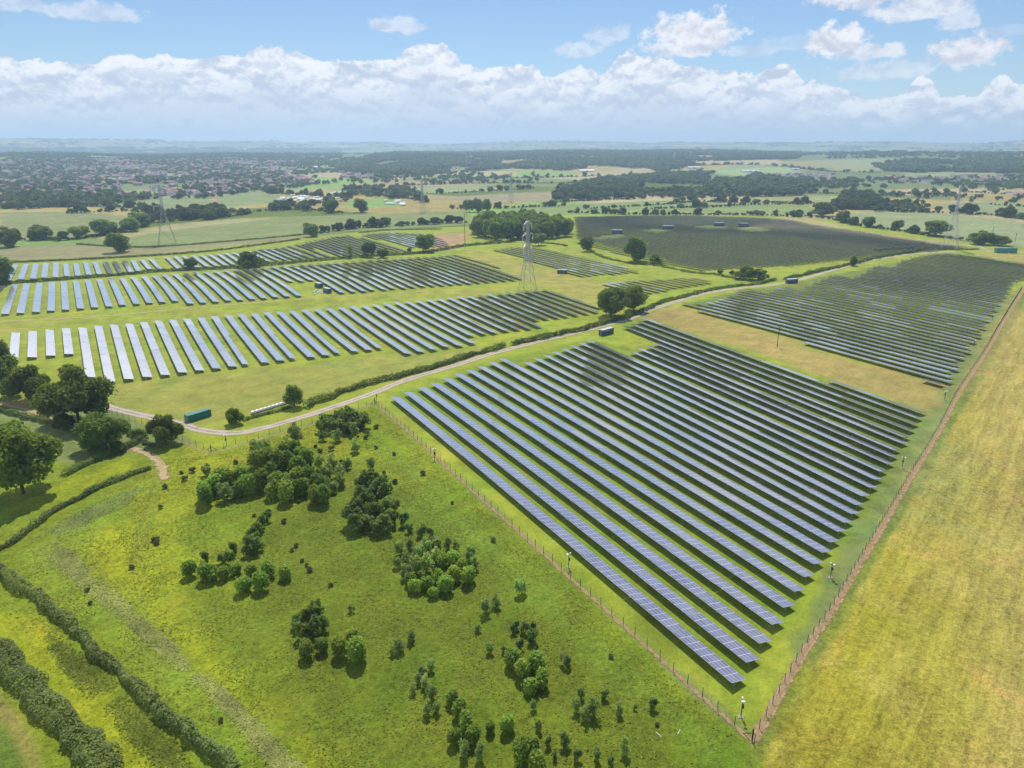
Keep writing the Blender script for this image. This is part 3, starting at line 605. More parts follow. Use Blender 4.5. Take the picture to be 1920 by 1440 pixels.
def build_rows():
    rnd = random.Random(5); post = MB(); post.box(-.07, .07, -.07, .07, -.35, 1.28); pm = None
    info = []
    cnt = {}
    for (bl, p0, p1) in ROWS:
        cnt[bl] = cnt.get(bl, 0) + 1; mid = (p0 + p1) / 2
        info.append([bl, p0, p1, cnt[bl], np.hypot(*(p1 - p0)) / (np.hypot(*mid) ** 2 / 300.)])
    vis = sorted(info, key=lambda q: -q[4]); keep = set(id(q) for q in vis[:296])
    restV, restQ, restM, restU = [], [], [], []
    for q in info:
        bl, p0, p1, no, _ = q
        if id(q) not in keep:
            V, Qq, MI, UV = row_arrays(p0, p1, (0, 0, 0), None, rnd); k = len(restV)
            restV += V; restQ += [[k + j for j in f] for f in Qq]; restM += MI; restU += UV; continue
        mid = (p0 + p1) / 2; org = (mid[0], mid[1], float(T(*mid)))
        e = empty('solar_panel_row', org, 'solar panel row in the ' + BLOCKNAME[bl] % ordn(no), 'solar panels', 'rows of solar panels across the fields')
        narrow = .42 if (bl == 'C' and no in (14, 17, 20, 23)) else None
        V, Qq, MI, UV = row_arrays(p0, p1, org, narrow, rnd, *((1.66, 1.22) if bl in 'BGHF' else (ZHI, ZLO)))
        obj('panel_surface', mesh_np('panel_surface', V, Qq, [M['panel'], M['backsheet'], M['alu']], MI, UV), e)
        d = p1 - p0; L_ = np.hypot(*d); d = d / L_; n = np.array([-d[1], d[0]])
        fr = MB(); N_ = max(1, int(L_ / 6.3)); near = bl in 'AC'
        for w in (-.55, .55):
            zz = (ZHI + ZLO) / 2 - w * (ZHI - ZLO) / (2 * HW) - .15
            for i in range(max(1, N_ // 3)):
                a_ = p0 + d * (L_ * i / max(1, N_ // 3)) + n * w; c_ = p0 + d * (L_ * (i + 1) / max(1, N_ // 3)) + n * w
                fr.bar((a_[0] - org[0], a_[1] - org[1], float(T(*a_)) + zz - org[2]), (c_[0] - org[0], c_[1] - org[1], float(T(*c_)) + zz - org[2]), .05)
        for i in range(N_ + 1):
            u = .6 + (L_ - 1.2) * i / N_; c_ = p0 + d * u - n * .45; g = float(T(*c_)) - org[2]
            hi = c_ - n * (HW - .75); lo = c_ + n * (HW + .15)
            if near and i % 1 == 0:
                fr.bar((hi[0] - org[0], hi[1] - org[1], g + ZHI - .20), (lo[0] - org[0], lo[1] - org[1], g + ZLO - .06), .045)
                if pm is None: o = post.build('post', M['steel'], e); pm = o.data
                else: o = obj('post', pm, e)
                o.location = (c_[0] - org[0], c_[1] - org[1], g)
            elif not near:
                fr.bar((c_[0] - org[0], c_[1] - org[1], g - .3), (c_[0] - org[0], c_[1] - org[1], g + 1.3), .08)
        fr.build('support_frame', M['steel'], e)
    if restV:
        o = obj('solar_panel_rows', mesh_np('solar_panel_rows', restV, restQ, [M['panel'], M['backsheet'], M['alu']], restM, restU))
        tag(o, 'farthest small rows of solar panels seen as fine dark stripes', 'solar panels', None, 'stuff')

# ------------------------------------------------------------------ foliage
def leaf_quads(P_, N_, S_, rng, asp=1.0):
    k = len(P_); N_ = N_ / (np.linalg.norm(N_, axis=1)[:, None] + 1e-9)
    r = rng.normal(size=(k, 3)); u = np.cross(N_, r); u /= np.linalg.norm(u, axis=1)[:, None] + 1e-9; v = np.cross(N_, u)
    u = u * S_[:, None] * .5; v = v * S_[:, None] * .5 * asp
    V = np.stack([P_ - u - v, P_ + u - v * .6, P_ + u * .8 + v, P_ - u * .7 + v * .9], 1).reshape(-1, 3)
    return V, np.arange(4 * k).reshape(-1, 4)
def crown_arrays(rng, n, R, z0, z1, leaf, lobes=14, shape='round', lobr=.42, fill=.12, jit=.55):
    Hc = (z1 - z0) / 2; zc = (z0 + z1) / 2
    if shape == 'ball': c = np.zeros((1, 3)); r = np.ones(1)
    elif shape == 'cone':
        t = rng.random(lobes) ** 1.3; c = np.stack([rng.normal(size=lobes) * .35 * (1 - t), rng.normal(size=lobes) * .35 * (1 - t), -1 + 2 * t], 1); r = .12 + .55 * (1 - t)
    else:
        c = rng.normal(size=(lobes, 3)); c /= np.linalg.norm(c, axis=1)[:, None]; c *= (rng.random(lobes) ** .4 * (1 - lobr * .8))[:, None]
        if shape == 'round': c[:, 2] = c[:, 2] * .9 + .05
        r = lobr * (.7 + .6 * rng.random(lobes))
    w = r ** 2 / np.sum(r ** 2); L_ = rng.choice(len(r), n, p=w)
    d = rng.normal(size=(n, 3)); d[:, 2] += .25; d /= np.linalg.norm(d, axis=1)[:, None]
    rad = 1 - rng.random(n) ** 2.5 * .35 + (rng.random(n) < .12) * rng.random(n) * .28; inn = rng.random(n) < fill; rad[inn] *= rng.random(inn.sum())
    P_ = c[L_] + d * (r[L_] * rad * (1 + .10 * np.sin(9 * d[:, 0] + L_) * np.cos(8 * d[:, 1])))[:, None]
    P_ *= np.array([R, R, Hc]); P_[:, 2] += zc
    N_ = d * .75 + np.array([0, 0, .55]) + rng.normal(size=(n, 3)) * jit
    return leaf_quads(P_, N_, leaf * (.6 + .8 * rng.random(n)), rng)
def trunk_mesh(rng, h, r, limbs=4, spread=2.0, name='trunk'):
    m_ = MB(); m_.cyl((0, 0, -.4), (0, 0, h * .6), r, r * .7, 8); m_.cyl((0, 0, h * .6), (rng.normal() * .3, rng.normal() * .3, h), r * .7, r * .35, 7)
    for i in range(limbs):
        t = rng.random() * 6.28; z = h * (.4 + .4 * rng.random())
        m_.cyl((0, 0, z), (math.cos(t) * spread, math.sin(t) * spread, z + spread * .9), r * .4, r * .12, 5)
    me = bpy.data.meshes.new(name); me.from_pydata(m_.v, [], m_.f); me.materials.append(M['bark']); me.update(); return me
RNG = np.random.default_rng(11)
PROTO = {}
def proto(key, n, count, R, z0, z1, leaf, mat, **k):
    out = []
    for i in range(count):
        V, Q = crown_arrays(RNG, n, R, z0, z1, leaf, **k)
        me = mesh_np('crown', V, Q, [M[mat]]); tm = trunk_mesh(RNG, z0 + (z1 - z0) * .45, max(.06, R * .045), 4, R * .4)
        out.append((me, tm))
    PROTO[key] = out
# unit trees; scaled when placed: all built about 10 m tall, 5 m crown radius
proto('oak', 16000, 4, 5.2, -.4, 10, .34, 'oak', lobes=34, lobr=.30)
proto('oaks', 5000, 5, 5.0, -.5, 10, .55, 'dark', lobes=22, lobr=.34)
proto('oakm', 1900, 6, 4.6, -.8, 10, .85, 'farleaf', lobes=14, lobr=.38)
proto('sap', 1400, 6, 3.6, -.8, 10, .75, 'sap', lobes=5, lobr=.66, fill=.06, jit=.6)
proto('wisp', 700, 7, 3.4, -.8, 10, .60, 'wisp', lobes=18, lobr=.30, fill=.35, jit=.9)
proto('fir', 620, 5, 3.0, -.6, 9.4, .62, 'fir', lobes=9, lobr=.36, jit=.95)
proto('darkt', 1000, 6, 3.6, -.6, 10, .7, 'dark', lobes=14, lobr=.34, jit=.7)
proto('shrub', 500, 3, 4.2, 0, 10, 1.2, 'shrub', lobes=7, lobr=.45)
proto('bush', 1800, 3, 7.5, -.5, 10, .95, 'oaks' if False else 'hedge', lobes=16, lobr=.36)
def place_tree(key, x, y, h, w, label, cat, group, name='tree', trunk=True, i=None):
    """h metres tall, w metres across"""
    pr = PROTO[key]; me, tm = pr[RNG.integers(len(pr)) if i is None else i]
    R = {'oak': 5.2, 'oaks': 5, 'oakm': 4.6, 'sap': 3.6, 'wisp': 3.4, 'fir': 3.2, 'darkt': 3.6, 'shrub': 4.2, 'bush': 7.5}[key]
    z = float(T(x, y)); sc = (w / 2 / R, w / 2 / R, h / 10.0); rz = RNG.random() * 6.28
    if trunk:
        e = empty(name, (x, y, z), label, cat, group, rz); e.scale = sc
        obj('crown', me, e); obj('trunk', tm, e); return e
    o = obj(name, me, None, (x, y, z)); o.rotation_euler = (0, 0, rz); o.scale = sc; return tag(o, label, cat, group)
def tree_px(key, px, py, wpx, hpx, label, cat='tree', group=None, name='tree', trunk=True):
    """base at (px,py) in the picture, crown wpx wide and hpx tall on it"""
    x, y = pg(px, py); s = ppm(x, y); el_ = math.atan2(CAMH, y); w = wpx / s
    h = max((hpx / s - w * .5 * math.sin(el_) * .6) / math.cos(el_), w * .5); return place_tree(key, x, y, h, w, label, cat, group, name, trunk)

def hedge(name, line, h, w, mat, label, cat='hedge', group=None, dens=9.0, leaf=.42, gaps=(), irr=.25, world=False, kind=None, seed=1):
    rng = np.random.default_rng(seed + int(abs(line[0][0]))); W_ = np.array(line if world else [pg(*q) for q in line]); C_ = resample(W_, 2.0)
    L_ = np.concatenate([[0], np.cumsum(np.hypot(*np.diff(C_, axis=0).T))]); tot = L_[-1]
    n = int(tot * (2 * h + w) * dens / (leaf / .42) ** 2); s = rng.random(n) * tot
    cx = np.interp(s, L_, C_[:, 0]); cy = np.interp(s, L_, C_[:, 1]); d = np.gradient(C_, axis=0); d /= np.hypot(d[:, 0], d[:, 1])[:, None]
    dx = np.interp(s, L_, d[:, 0]); dy = np.interp(s, L_, d[:, 1]); nx, ny = -dy, dx
    ph = rng.random(4) * 6; mod = 1 + irr * (np.interp(s, np.arange(0, tot + 9, 1.6), rng.normal(size=len(np.arange(0, tot + 9, 1.6)))) * .38 + np.interp(s, np.arange(0, tot + 19, 5.2), rng.normal(size=len(np.arange(0, tot + 19, 5.2)))) * .5)
    mod = np.clip(mod, .5, 1.7); sw = np.interp(s, np.arange(0, tot + 9, 2.9), rng.normal(size=len(np.arange(0, tot + 9, 2.9)))) * w * .16 * irr / .25
    mod = mod * np.where(np.sin(s / 11.3 + ph[3]) + .7 * np.sin(s / 4.3 + ph[1]) > 1.45 - irr, 1 - irr, 1.0)
    t = rng.random(n) * math.pi * 1.0; ct, st = np.cos(t), np.sin(t)
    sx = np.sign(ct) * np.abs(ct) ** .7; sz = st ** .6; rr = (1 - rng.random(n) ** 2 * .4) * mod
    off = sx * w / 2 * rr + sw; z = sz * h * rr * (.85 + .3 * rng.random(n) ** 3)
    P_ = np.stack([cx + nx * off, cy + ny * off, T(cx, cy) + z], 1)
    N_ = np.stack([nx * sx * .8, ny * sx * .8, sz + .6], 1) + rng.normal(size=(n, 3)) * .45
    org = P_.mean(0); org[2] = float(T(org[0], org[1])); V, Q = leaf_quads(P_ - org, N_, leaf * (.6 + .8 * rng.random(n)), rng)
    o = obj(name, mesh_np(name, V, Q, [M[mat]]), None, tuple(org)); return tag(o, label, cat, group, kind)

def vegetation():
    # ---- big trees left
    B = [('oak', 44, 925, 128, 136, 'large spreading dark oak filling the left edge above the meadow'), ('oak', 148, 790, 110, 100, 'broad sunlit green oak at the bend of the pale track'),
         ('oak', 58, 752, 64, 62, 'round dark green oak behind the broad oak, near the left edge'), ('oak', -8, 722, 84, 78, 'dark tree cut off by the left edge beside the short panel rows'),
         ('oak', 200, 841, 86, 66, 'spreading dark hawthorn tree beside the dirt gateway'), ('bush', 222, 848, 34, 22, 'low leafy bush at the foot of the hawthorn tree, by the gateway'), ('bush', 262, 822, 34, 20, 'scrubby bush filling the gap behind the dirt gateway'), ('bush', 100, 770, 50, 30, 'pale bush between the round dark tree and the broad oak'), ('bush', 20, 745, 46, 26, 'pale bush beside the dirt path at the left edge'), ('bush', 120, 800, 44, 18, 'low dark undergrowth in front of the broad oak'), ('oak', 312, 832, 58, 56, 'rounded bushy tree right of the dirt gateway'),
         ('oaks', 3, 533, 52, 44, 'dark tree on the left edge at the hedge end'), ('oak', 441, 795, 34, 32, 'low round bush alone on the track verge left of the white bales'),
         ('oaks', 553, 762, 38, 44, 'upright tree at the end of the row of white bales'), ('oak', 1145, 594, 70, 60, 'left and larger of the twin oaks beside the track bend'),
         ('oak', 1187, 583, 50, 52, 'right and smaller of the twin oaks beside the track bend'), ('oaks', 223, 473, 44, 34, 'lone round dark tree in the tan field below the left pylon'),
         ('oaks', 798, 472, 44, 36, 'lone broad field oak in the hedge between the panel strips'), ('oaks', 692, 482, 28, 32, 'dark upright tree in the hedge left of the lone field oak'),
         ('oaks', 720, 483, 26, 20, 'low round shrub tree just right of the dark upright hedge tree'), ('wisp', 655, 484, 18, 30, 'thin bare-looking tree in the hedge left of the upright tree'),
         ('oaks', 768, 475, 10, 12, 'tiny bush in the hedge left of the lone field oak'), ('bush', 470, 501, 56, 22, 'wide low green mound of bush bulging from the long hedge'),
         ('oaks', 358, 505, 28, 22, 'small round tree in the long hedge between panel strips'), ('oaks', 1101, 471, 28, 29, 'round tree at the left corner of the hilltop panel field'),
         ('oaks', 1191, 490, 48, 48, 'tall dark oak at the front edge of the hilltop panel field'), ('bush', 1228, 494, 34, 18, 'low bush adjoining the tall dark oak on its right'),
         ('oaks', 1010, 460, 27, 25, 'pale round willow standing at the front of the dark wood'), ('oaks', 1599, 498, 15, 17, 'small round tree in the hedge above the curving track'),
         ('bush', 1398, 524, 46, 19, 'left half of the dark thicket above the track bend'), ('bush', 1425, 525, 40, 15, 'right half of the dark thicket above the track bend'),
         ('oaks', 1350, 513, 13, 9, 'small bush on the field boundary left of the dark thicket'), ('oaks', 1373, 515, 12, 9, 'tiny bush touching the left side of the dark thicket'),
         ('oaks', 1753, 442, 48, 28, 'broad dark oak standing left of the right hand pylon'), ('oaks', 1682, 431, 23, 17, 'small oak second left of the right hand pylon'),
         ('oaks', 1628, 426, 25, 19, 'small oak third left of the right hand pylon'), ('oaks', 1835, 458, 40, 24, 'dark bushy tree right of the right hand pylon'), ('oaks', 1870, 460, 34, 18, 'lower bush tree above the two green tanks'),
         ('oaks', 1540, 405, 46, 27, 'left of the twin round trees on the far hedge corner'), ('oaks', 1580, 418, 26, 22, 'round tree in front of the far hedge corner trees'),
         ('oaks', 15, 463, 40, 34, 'large round tree on the left edge of the tan field'), ('oaks', 78, 449, 42, 24, 'pale round tree on the left field hedge, second from the edge'), ('oaks', 150, 446, 40, 22, 'round tree on the left field hedge, third from the edge'),
         ('oaks', 192, 440, 46, 28, 'tall round tree on the left field hedge, fourth from the edge'), ('oaks', 245, 434, 34, 24, 'pale round tree nearest the left pylon base'), ('oaks', 262, 424, 40, 26, 'dark tree just behind the pale tree near the left pylon'),
         ('oaks', 583, 444, 32, 28, 'dark tree at the left head of the panel strip hedge'), ('oaks', 619, 399, 32, 28, 'left tree of the pair on the green field behind the farm'), ('oaks', 677, 398, 30, 26, 'right tree of the pair on the green field behind the farm')]
    for (k, x, y, w, h, lb) in B: tree_px(k, x, y, w, h, lb, 'tree')
    # ---- the oval wood
    rng = np.random.default_rng(21); k = 0; L_ = 'dark green broadleaf tree in the dense oval wood behind the lattice pylon'
    pts_ = []
    while k < 74:
        a_ = rng.random() * 6.28; r_ = math.sqrt(rng.random()); px, py = 976 + 94 * r_ * math.cos(a_), 437 + 16.5 * r_ * math.sin(a_)
        p = pg(px, py)
        if all(np.hypot(*(p - q)) > 8 for q in pts_): pts_.append(p); place_tree('oaks', p[0], p[1], rng.uniform(17, 23), rng.uniform(15, 21), L_, 'tree', 'trees of the oval wood'); k += 1
        else: k += .02
    # ---- poplar stand and mid trees
    for i, (x, y, w, h) in enumerate([(880, 398, 22, 26), (896, 398, 22, 27), (912, 396, 20, 24)]):
        tree_px('oaks', x, y, w, h, '%s of the three tall pale poplars left of the oval wood' % ['leftmost', 'middle one', 'rightmost'][i], 'tree', 'pale poplar stand')
    # ---- foreground saplings
    def cluster(key, lst, what, where, grp, cat='sapling', hf=1.15, name='sapling'):
        for i, (x, y, w) in enumerate(sorted(lst)):
            if key in ('fir', 'wisp', 'darkt'): w *= 1.12
            tree_px(key, x, y, w, w * hf, '%s %s, %s from the left' % (what, where, ordn(i + 1) if len(lst) > 1 else 'alone'), cat, grp, name)
    cluster('sap', [(357, 1080, 25), (393, 1088, 32), (421, 1086, 21), (442, 1076, 19), (472, 1080, 19), (503, 1080, 24), (537, 1086, 24), (458, 1109, 25), (489, 1107, 30)], 'round green sapling', 'in the loose line at the meadow middle left', 'round saplings in the meadow')
    cluster('sap', [(574, 1233, 29), (606, 1222, 24), (637, 1231, 32), (672, 1240, 40), (660, 1205, 24)], 'round green sapling', 'in the short line below the meadow centre', 'round saplings in the meadow')
    cluster('sap', [(769, 1098, 22), (777, 1110, 22), (801, 1106, 24), (823, 1090, 22), (834, 1110, 30), (831, 1060, 22), (850, 1060, 26), (850, 1090, 28), (867, 1072, 24), (878, 1094, 30), (812, 1120, 18)], 'round green sapling', 'in the tight clump nearest the fence', 'round saplings in the meadow')
    cluster('sap', [(962, 1252, 33), (978, 1272, 34), (1008, 1262, 36), (1017, 1286, 30), (994, 1298, 29)], 'round dark green sapling', 'in the tight group of five', 'round saplings in the meadow')
    cluster('sap', [(848, 1322, 26), (862, 1342, 28), (875, 1368, 32), (889, 1394, 30), (851, 1395, 26), (950, 1372, 28), (920, 1374, 20)], 'round green sapling', 'in the string near the bottom edge', 'round saplings in the meadow')
    cluster('sap', [(989, 1430, 44), (1006, 1455, 40)], 'large leafy green sapling', 'at the bottom edge centre', 'round saplings in the meadow')
    up = [(383, 931), (388, 942), (403, 920), (450, 925), (470, 921), (1530 / 3, 893), (520, 917), (493, 914), (540, 917), (560, 910), (550, 927), (573, 921), (580, 905), (593, 938), (607, 940), (567, 862), (553, 856), (540, 873), (520, 873), (500, 873), (480, 872), (574, 870), (533, 860), (560, 884), (430, 912), (415, 905), (513, 928), (537, 935), (455, 905), (598, 920)]
    cluster('sap', [(x, y + 6, 25 + 7 * ((i * 7) % 5) / 5) for i, (x, y) in enumerate(up)], 'grey-green round-headed sapling', 'in the big fan-shaped thicket', 'saplings in the fan-shaped thicket', hf=1.35)
    cluster('wisp', [(427, 938, 30), (387, 892, 18), (483, 856, 26), (553, 832, 34), (500, 846, 20), (612, 900, 26), (622, 880, 24), (635, 895, 24), (640, 912, 24), (610, 915, 20), (625, 925, 20), (600, 880, 22), (650, 880, 20)], 'pale wispy willow sapling', 'around the fan-shaped thicket', 'wispy saplings in the meadow', hf=1.25)
    cluster('darkt', [(612, 806, 26), (628, 812, 30), (643, 803, 30), (658, 800, 30), (672, 798, 28), (604, 812, 22), (650, 812, 26), (682, 802, 24), (665, 810, 22), (620, 798, 24), (636, 794, 24)], 'grey-green bushy tree', 'in the mound by the road fence', 'bushy trees by the road fence', hf=1.2)
    cluster('wisp', [(632, 828, 22), (605, 826, 18), (664, 818, 20), (665, 848, 22), (695, 880, 19)], 'small pale-leaved tree', 'in the grass below the road fence mound', 'wispy saplings in the meadow', hf=1.25)
    cluster('darkt', [(680, 918, 28), (696, 912, 30), (714, 925, 30), (726, 938, 28), (676, 950, 30), (690, 962, 32), (669, 972, 30), (660, 985, 32), (683, 990, 32), (706, 978, 34), (722, 966, 30), (706, 1000, 32), (722, 1000, 28), (735, 985, 26), (740, 960, 20), (665, 1000, 28), (695, 935, 26)], 'dark leafy young tree', 'in the dense central clump', 'young trees of the central clump', hf=1.25)
    cluster('sap', [(696, 908, 18), (733, 978, 22), (682, 945, 22)], 'yellow-green sapling', 'poking out of the dense central clump', 'round saplings in the meadow')
    cluster('fir', [(760, 986, 24), (768, 998, 18), (789, 1006, 22), (806, 1005, 16), (812, 1022, 14), (855, 1030, 14)], 'small dark bushy tree', 'right of the dense central clump', 'dark young trees in the meadow', hf=1.3)
    cluster('wisp', [(752, 1040, 22), (765, 1060, 26), (785, 1050, 28), (800, 1040, 28), (815, 1055, 26), (780, 1075, 28), (760, 1085, 22), (800, 1075, 28), (820, 1035, 24), (880, 1050, 22), (890, 1070, 20), (770, 1030, 20), (840, 1030, 18), (745, 1065, 18)], 'wispy grey-green sapling', 'above the tight clump nearest the fence', 'wispy saplings in the meadow', hf=1.3)
    cluster('darkt', [(483, 1000, 20), (473, 1012, 20), (494, 990, 20), (500, 978, 18), (467, 1040, 24), (484, 1035, 22), (433, 1058, 20), (387, 1052, 15), (417, 1056, 14), (478, 1022, 20), (440, 1035, 16)], 'slim dark sapling', 'in the vertical trail left of the centre', 'dark saplings in the meadow', hf=1.3)
    cluster('darkt', [(560, 1178, 26), (580, 1172, 28), (598, 1165, 26), (588, 1195, 30), (568, 1198, 26), (605, 1185, 22), (592, 1150, 20)], 'dusky willow sapling', 'in the dusky lower clump', 'dark saplings in the meadow', hf=1.3)
    cluster('fir', [(969, 1178, 16), (985, 1190, 22), (998, 1205, 24), (962, 1190, 16), (975, 1215, 18), (1000, 1180, 14), (945, 1225, 12)], 'dark blue-green young tree', 'behind the tight group of five', 'dark young trees in the meadow', hf=1.3)
    cluster('wisp', [(912, 1150, 26), (930, 1140, 22), (919, 1225, 18), (978, 1115, 26), (770, 1205, 18), (750, 1222, 22), (735, 1230, 14), (895, 1185, 14)], 'thin wispy tree', 'right of the meadow centre', 'wispy saplings in the meadow', hf=1.25)
    cluster('wisp', [(794, 1270, 20), (809, 1258, 18), (800, 1290, 22), (810, 1310, 22), (802, 1340, 22), (782, 1282, 16), (820, 1335, 18), (775, 1300, 16)], 'thin grey-green tree', 'above the bottom string', 'wispy saplings in the meadow', hf=1.3)
    cluster('fir', [(770, 1200, 16), (659, 1148, 12), (1061, 1248, 22), (1133, 1312, 18), (1226, 1332, 20), (1191, 1332, 9), (1119, 1425, 20), (1084, 1428, 20), (1147, 1440, 20), (1009, 1372, 18), (1025, 1400, 18), (1040, 1425, 14)], 'dark feathery bush', 'of the lower right meadow', 'dark young trees in the meadow', hf=1.25)
    cluster('wisp', [(1113, 1345, 26), (1079, 1335, 20), (1098, 1352, 22), (1160, 1340, 18), (1090, 1310, 16), (1060, 1400, 22), (1170, 1415, 22), (870, 1420, 24), (900, 1425, 24), (1000, 1330, 14)], 'faint feathery sapling', 'near the bottom fence corner', 'wispy saplings in the meadow', hf=1.4)
    sh = [(340, 885), (363, 882), (345, 898), (310, 912), (442, 866), (467, 866), (301, 950), (477, 965), (503, 960), (533, 977), (293, 1012), (247, 1063), (548, 1030), (567, 1050), (576, 1058), (581, 1068), (706, 800), (688, 812), (686, 820), (739, 850), (705, 838), (592, 836), (622, 842), (600, 845), (619, 864), (640, 866), (655, 870), (720, 885), (848, 942), (793, 887),
          (925, 1012), (620, 1096), (556, 1022), (165, 1105), (170, 1130), (110, 1155), (290, 1012), (295, 1017), (415, 1350), (1062, 1240), (1232, 1358), (1030, 980), (560, 940), (741, 903), (1145, 1230)]
    cluster('shrub', [(x, y + 3, 8 + 5 * ((i * 13) % 7) / 7) for i, (x, y) in enumerate(sh)], 'tiny dark bush', 'dotted in the meadow grass', 'tiny bushes dotted over the meadow', 'bush', .8, 'bush')
    # ---- hedges
    hedge('hedge', [(570, 765), (600, 753), (640, 737), (690, 722), (730, 712), (800, 694), (870, 672), (948, 650)], 2.6, 3.4, 'hedge', 'clipped green hedge along the pale track below the main left panels')
    hedge('hedge', [(957, 647), (1000, 638), (1050, 627), (1090, 620), (1120, 611), (1160, 600), (1208, 585)], 2.6, 3.2, 'hedge', 'clipped hedge running to the twin oaks beside the track', seed=2)
    hedge('hedge', [(1208, 583), (1240, 568), (1290, 555), (1330, 545), (1380, 537), (1420, 533), (1455, 525)], 2.0, 3.0, 'hedge', 'low curved hedge beside the track bend above the small panel block', seed=3)
    hedge('hedge', [(1470, 525), (1520, 513), (1560, 504), (1600, 495), (1640, 485), (1700, 474), (1728, 469)], 2.6, 3.6, 'hedge', 'dark hedge along the far stretch of the curving track', seed=4)
    hedge('hedge', [(455, 789), (480, 781), (510, 774), (545, 764)], 1.2, 2.4, 'hedge', 'low scrubby hedge beside the row of white bales', seed=5)
    hedge('hedge', [(-20, 537), (20, 532), (60, 529), (130, 524), (230, 516), (300, 510), (420, 504), (500, 498), (600, 489), (700, 481), (790, 475), (870, 462), (938, 456)], 2.6, 4.5, 'hedge', 'long green hedge between the two left panel strips', leaf=.6, seed=6)
    hedge('hedge', [(-20, 495), (150, 487), (300, 479), (400, 471), (470, 462), (562, 449)], 1.8, 3.5, 'hedge', 'thin dark hedge behind the farthest left panel strip', leaf=.6, seed=7)
    hedge('hedge', [(145, 458), (240, 464), (330, 461), (500, 447), (600, 437)], 1.6, 3.5, 'hedge', 'thin hedge line passing behind the lone round dark tree', leaf=.6, seed=8)
    hedge('hedge', [(673, 437), (730, 432), (828, 430)], 1.6, 3, 'hedge', 'thin dark hedge line behind the small far panel patch', leaf=.6, seed=9)
    hedge('hedge', [(1085, 456), (1120, 478), (1160, 490), (1240, 500), (1290, 510), (1320, 514), (1345, 516), (1400, 527), (1440, 530)], 1.5, 3, 'hedge', 'low broken hedge below the hilltop panel field', leaf=.5, seed=10, irr=.5)
    hedge('hedge', [(1022, 456), (1050, 459), (1064, 462)], 1.6, 3, 'hedge', 'short low hedge right of the pale round willow', leaf=.5, seed=12)
    hedge('hedge', [(1640, 470), (1700, 466), (1770, 468), (1835, 468)], 1.4, 3, 'hedge', 'short low hedge line at the foot of the right hand pylon', leaf=.5, seed=13)
    br = [([(284, 880), (240, 894), (190, 914), (140, 940), (95, 963), (50, 1000), (5, 1028), (-40, 1060)], 1.9, 2.6, 'dark overgrown hedge curving down the left side of the meadow'),
          ([(-30, 1040), (0, 1072), (30, 1096), (70, 1124), (110, 1158), (150, 1195), (200, 1245), (250, 1290), (290, 1328)], 2.4, 3.4, 'scruffy brown-green hedge running down the lower left meadow'),
          ([(296, 1334), (340, 1372), (390, 1408), (440, 1455)], 2.8, 3.6, 'taller bushy hedge end at the bottom left'),
          ([(-30, 1205), (20, 1250), (60, 1295), (110, 1355), (155, 1400), (210, 1470)], 2.8, 7.5, 'wide pale bramble hedge in the bottom left corner'),
          ([(-20, 768), (50, 782), (110, 802), (150, 818), (175, 835)], 2.0, 4.5, 'pale green hedge along the dirt path at the left'), ([(120, 892), (160, 872), (200, 856), (245, 838), (262, 822)], 2.2, 4.0, 'dark scrub below the hawthorn tree'),
          ([(205, 792), (240, 812), (275, 832), (300, 838)], 1.8, 4.0, 'pale scrub between the hawthorn tree and the rounded bushy tree')]
    for i, (l, h, w, lb) in enumerate(br): hedge('hedge', l, h * .92, w * .66, 'bramble' if i != 5 else 'dark', lb, leaf=.34, dens=9, irr=.16 if i == 3 else .30, seed=20 + i)
    # ---- rough grass (nobody could count it)
    def grass(name, poly, n, size, mat, label, up=1.0, seed=1, soft=3.0):
        rng = np.random.default_rng(seed); P_ = np.array([pg(*q) for q in poly]); x0, y0 = P_.min(0); x1, y1 = P_.max(0); out = np.zeros((0, 2))
        while len(out) < n:
            c = np.stack([rng.uniform(x0, x1, n * 2), rng.uniform(y0, y1, n * 2)], 1); ins = np.zeros(len(c), bool)
            nz = np.sin(c[:, 0] / 3.7) * np.sin(c[:, 1] / 4.9 + c[:, 0] / 9) + .5 * np.sin(c[:, 0] / 1.3 + 2) * np.sin(c[:, 1] / 1.7)
            for q in range(len(P_)):
                ax, ay = P_[q]; bx, by = P_[(q + 1) % len(P_)]
                ins ^= ((ay > c[:, 1]) != (by > c[:, 1])) & (c[:, 0] < (bx - ax) * (c[:, 1] - ay) / (by - ay + 1e-12) + ax)
            dm = np.full(len(c), 1e9)
            for q in range(len(P_)):
                ax, ay = P_[q]; bx, by = P_[(q + 1) % len(P_)]; L2 = (bx - ax) ** 2 + (by - ay) ** 2
                t = np.clip(((c[:, 0] - ax) * (bx - ax) + (c[:, 1] - ay) * (by - ay)) / L2, 0, 1); dm = np.minimum(dm, np.hypot(c[:, 0] - ax - t * (bx - ax), c[:, 1] - ay - t * (by - ay)))
            out = np.vstack([out, c[ins & (nz > rng.uniform(-.9, .7, len(c))) & (rng.random(len(c)) < dm / soft)]])
        out = out[:n]; z = T(out[:, 0], out[:, 1]) + size * .15
        N_ = np.stack([rng.normal(size=n) * .6, rng.normal(size=n) * .6, np.full(n, up)], 1)
        V, Q = leaf_quads(np.stack([out[:, 0], out[:, 1], z], 1), N_, size * (.5 + rng.random(n)), rng, .55)
        tag(obj(name, mesh_np(name, V, Q, [M[mat]])), label, 'grass', None, 'stuff')
    grass('tall_grass', [(100, 1010), (140, 1035), (260, 1145), (420, 1285), (580, 1440), (520, 1460), (390, 1310), (230, 1170), (120, 1080), (70, 1030)], 13000, .42, 'drygrass', 'pale tall dry grass strip running down the left meadow', 1.5, 2)
    grass('tall_grass', [(50, 1010), (140, 960), (280, 900), (250, 940), (130, 1010), (100, 1010)], 4000, .42, 'drygrass', 'pale rough grass below the curved dark hedge', 1.5, 5)
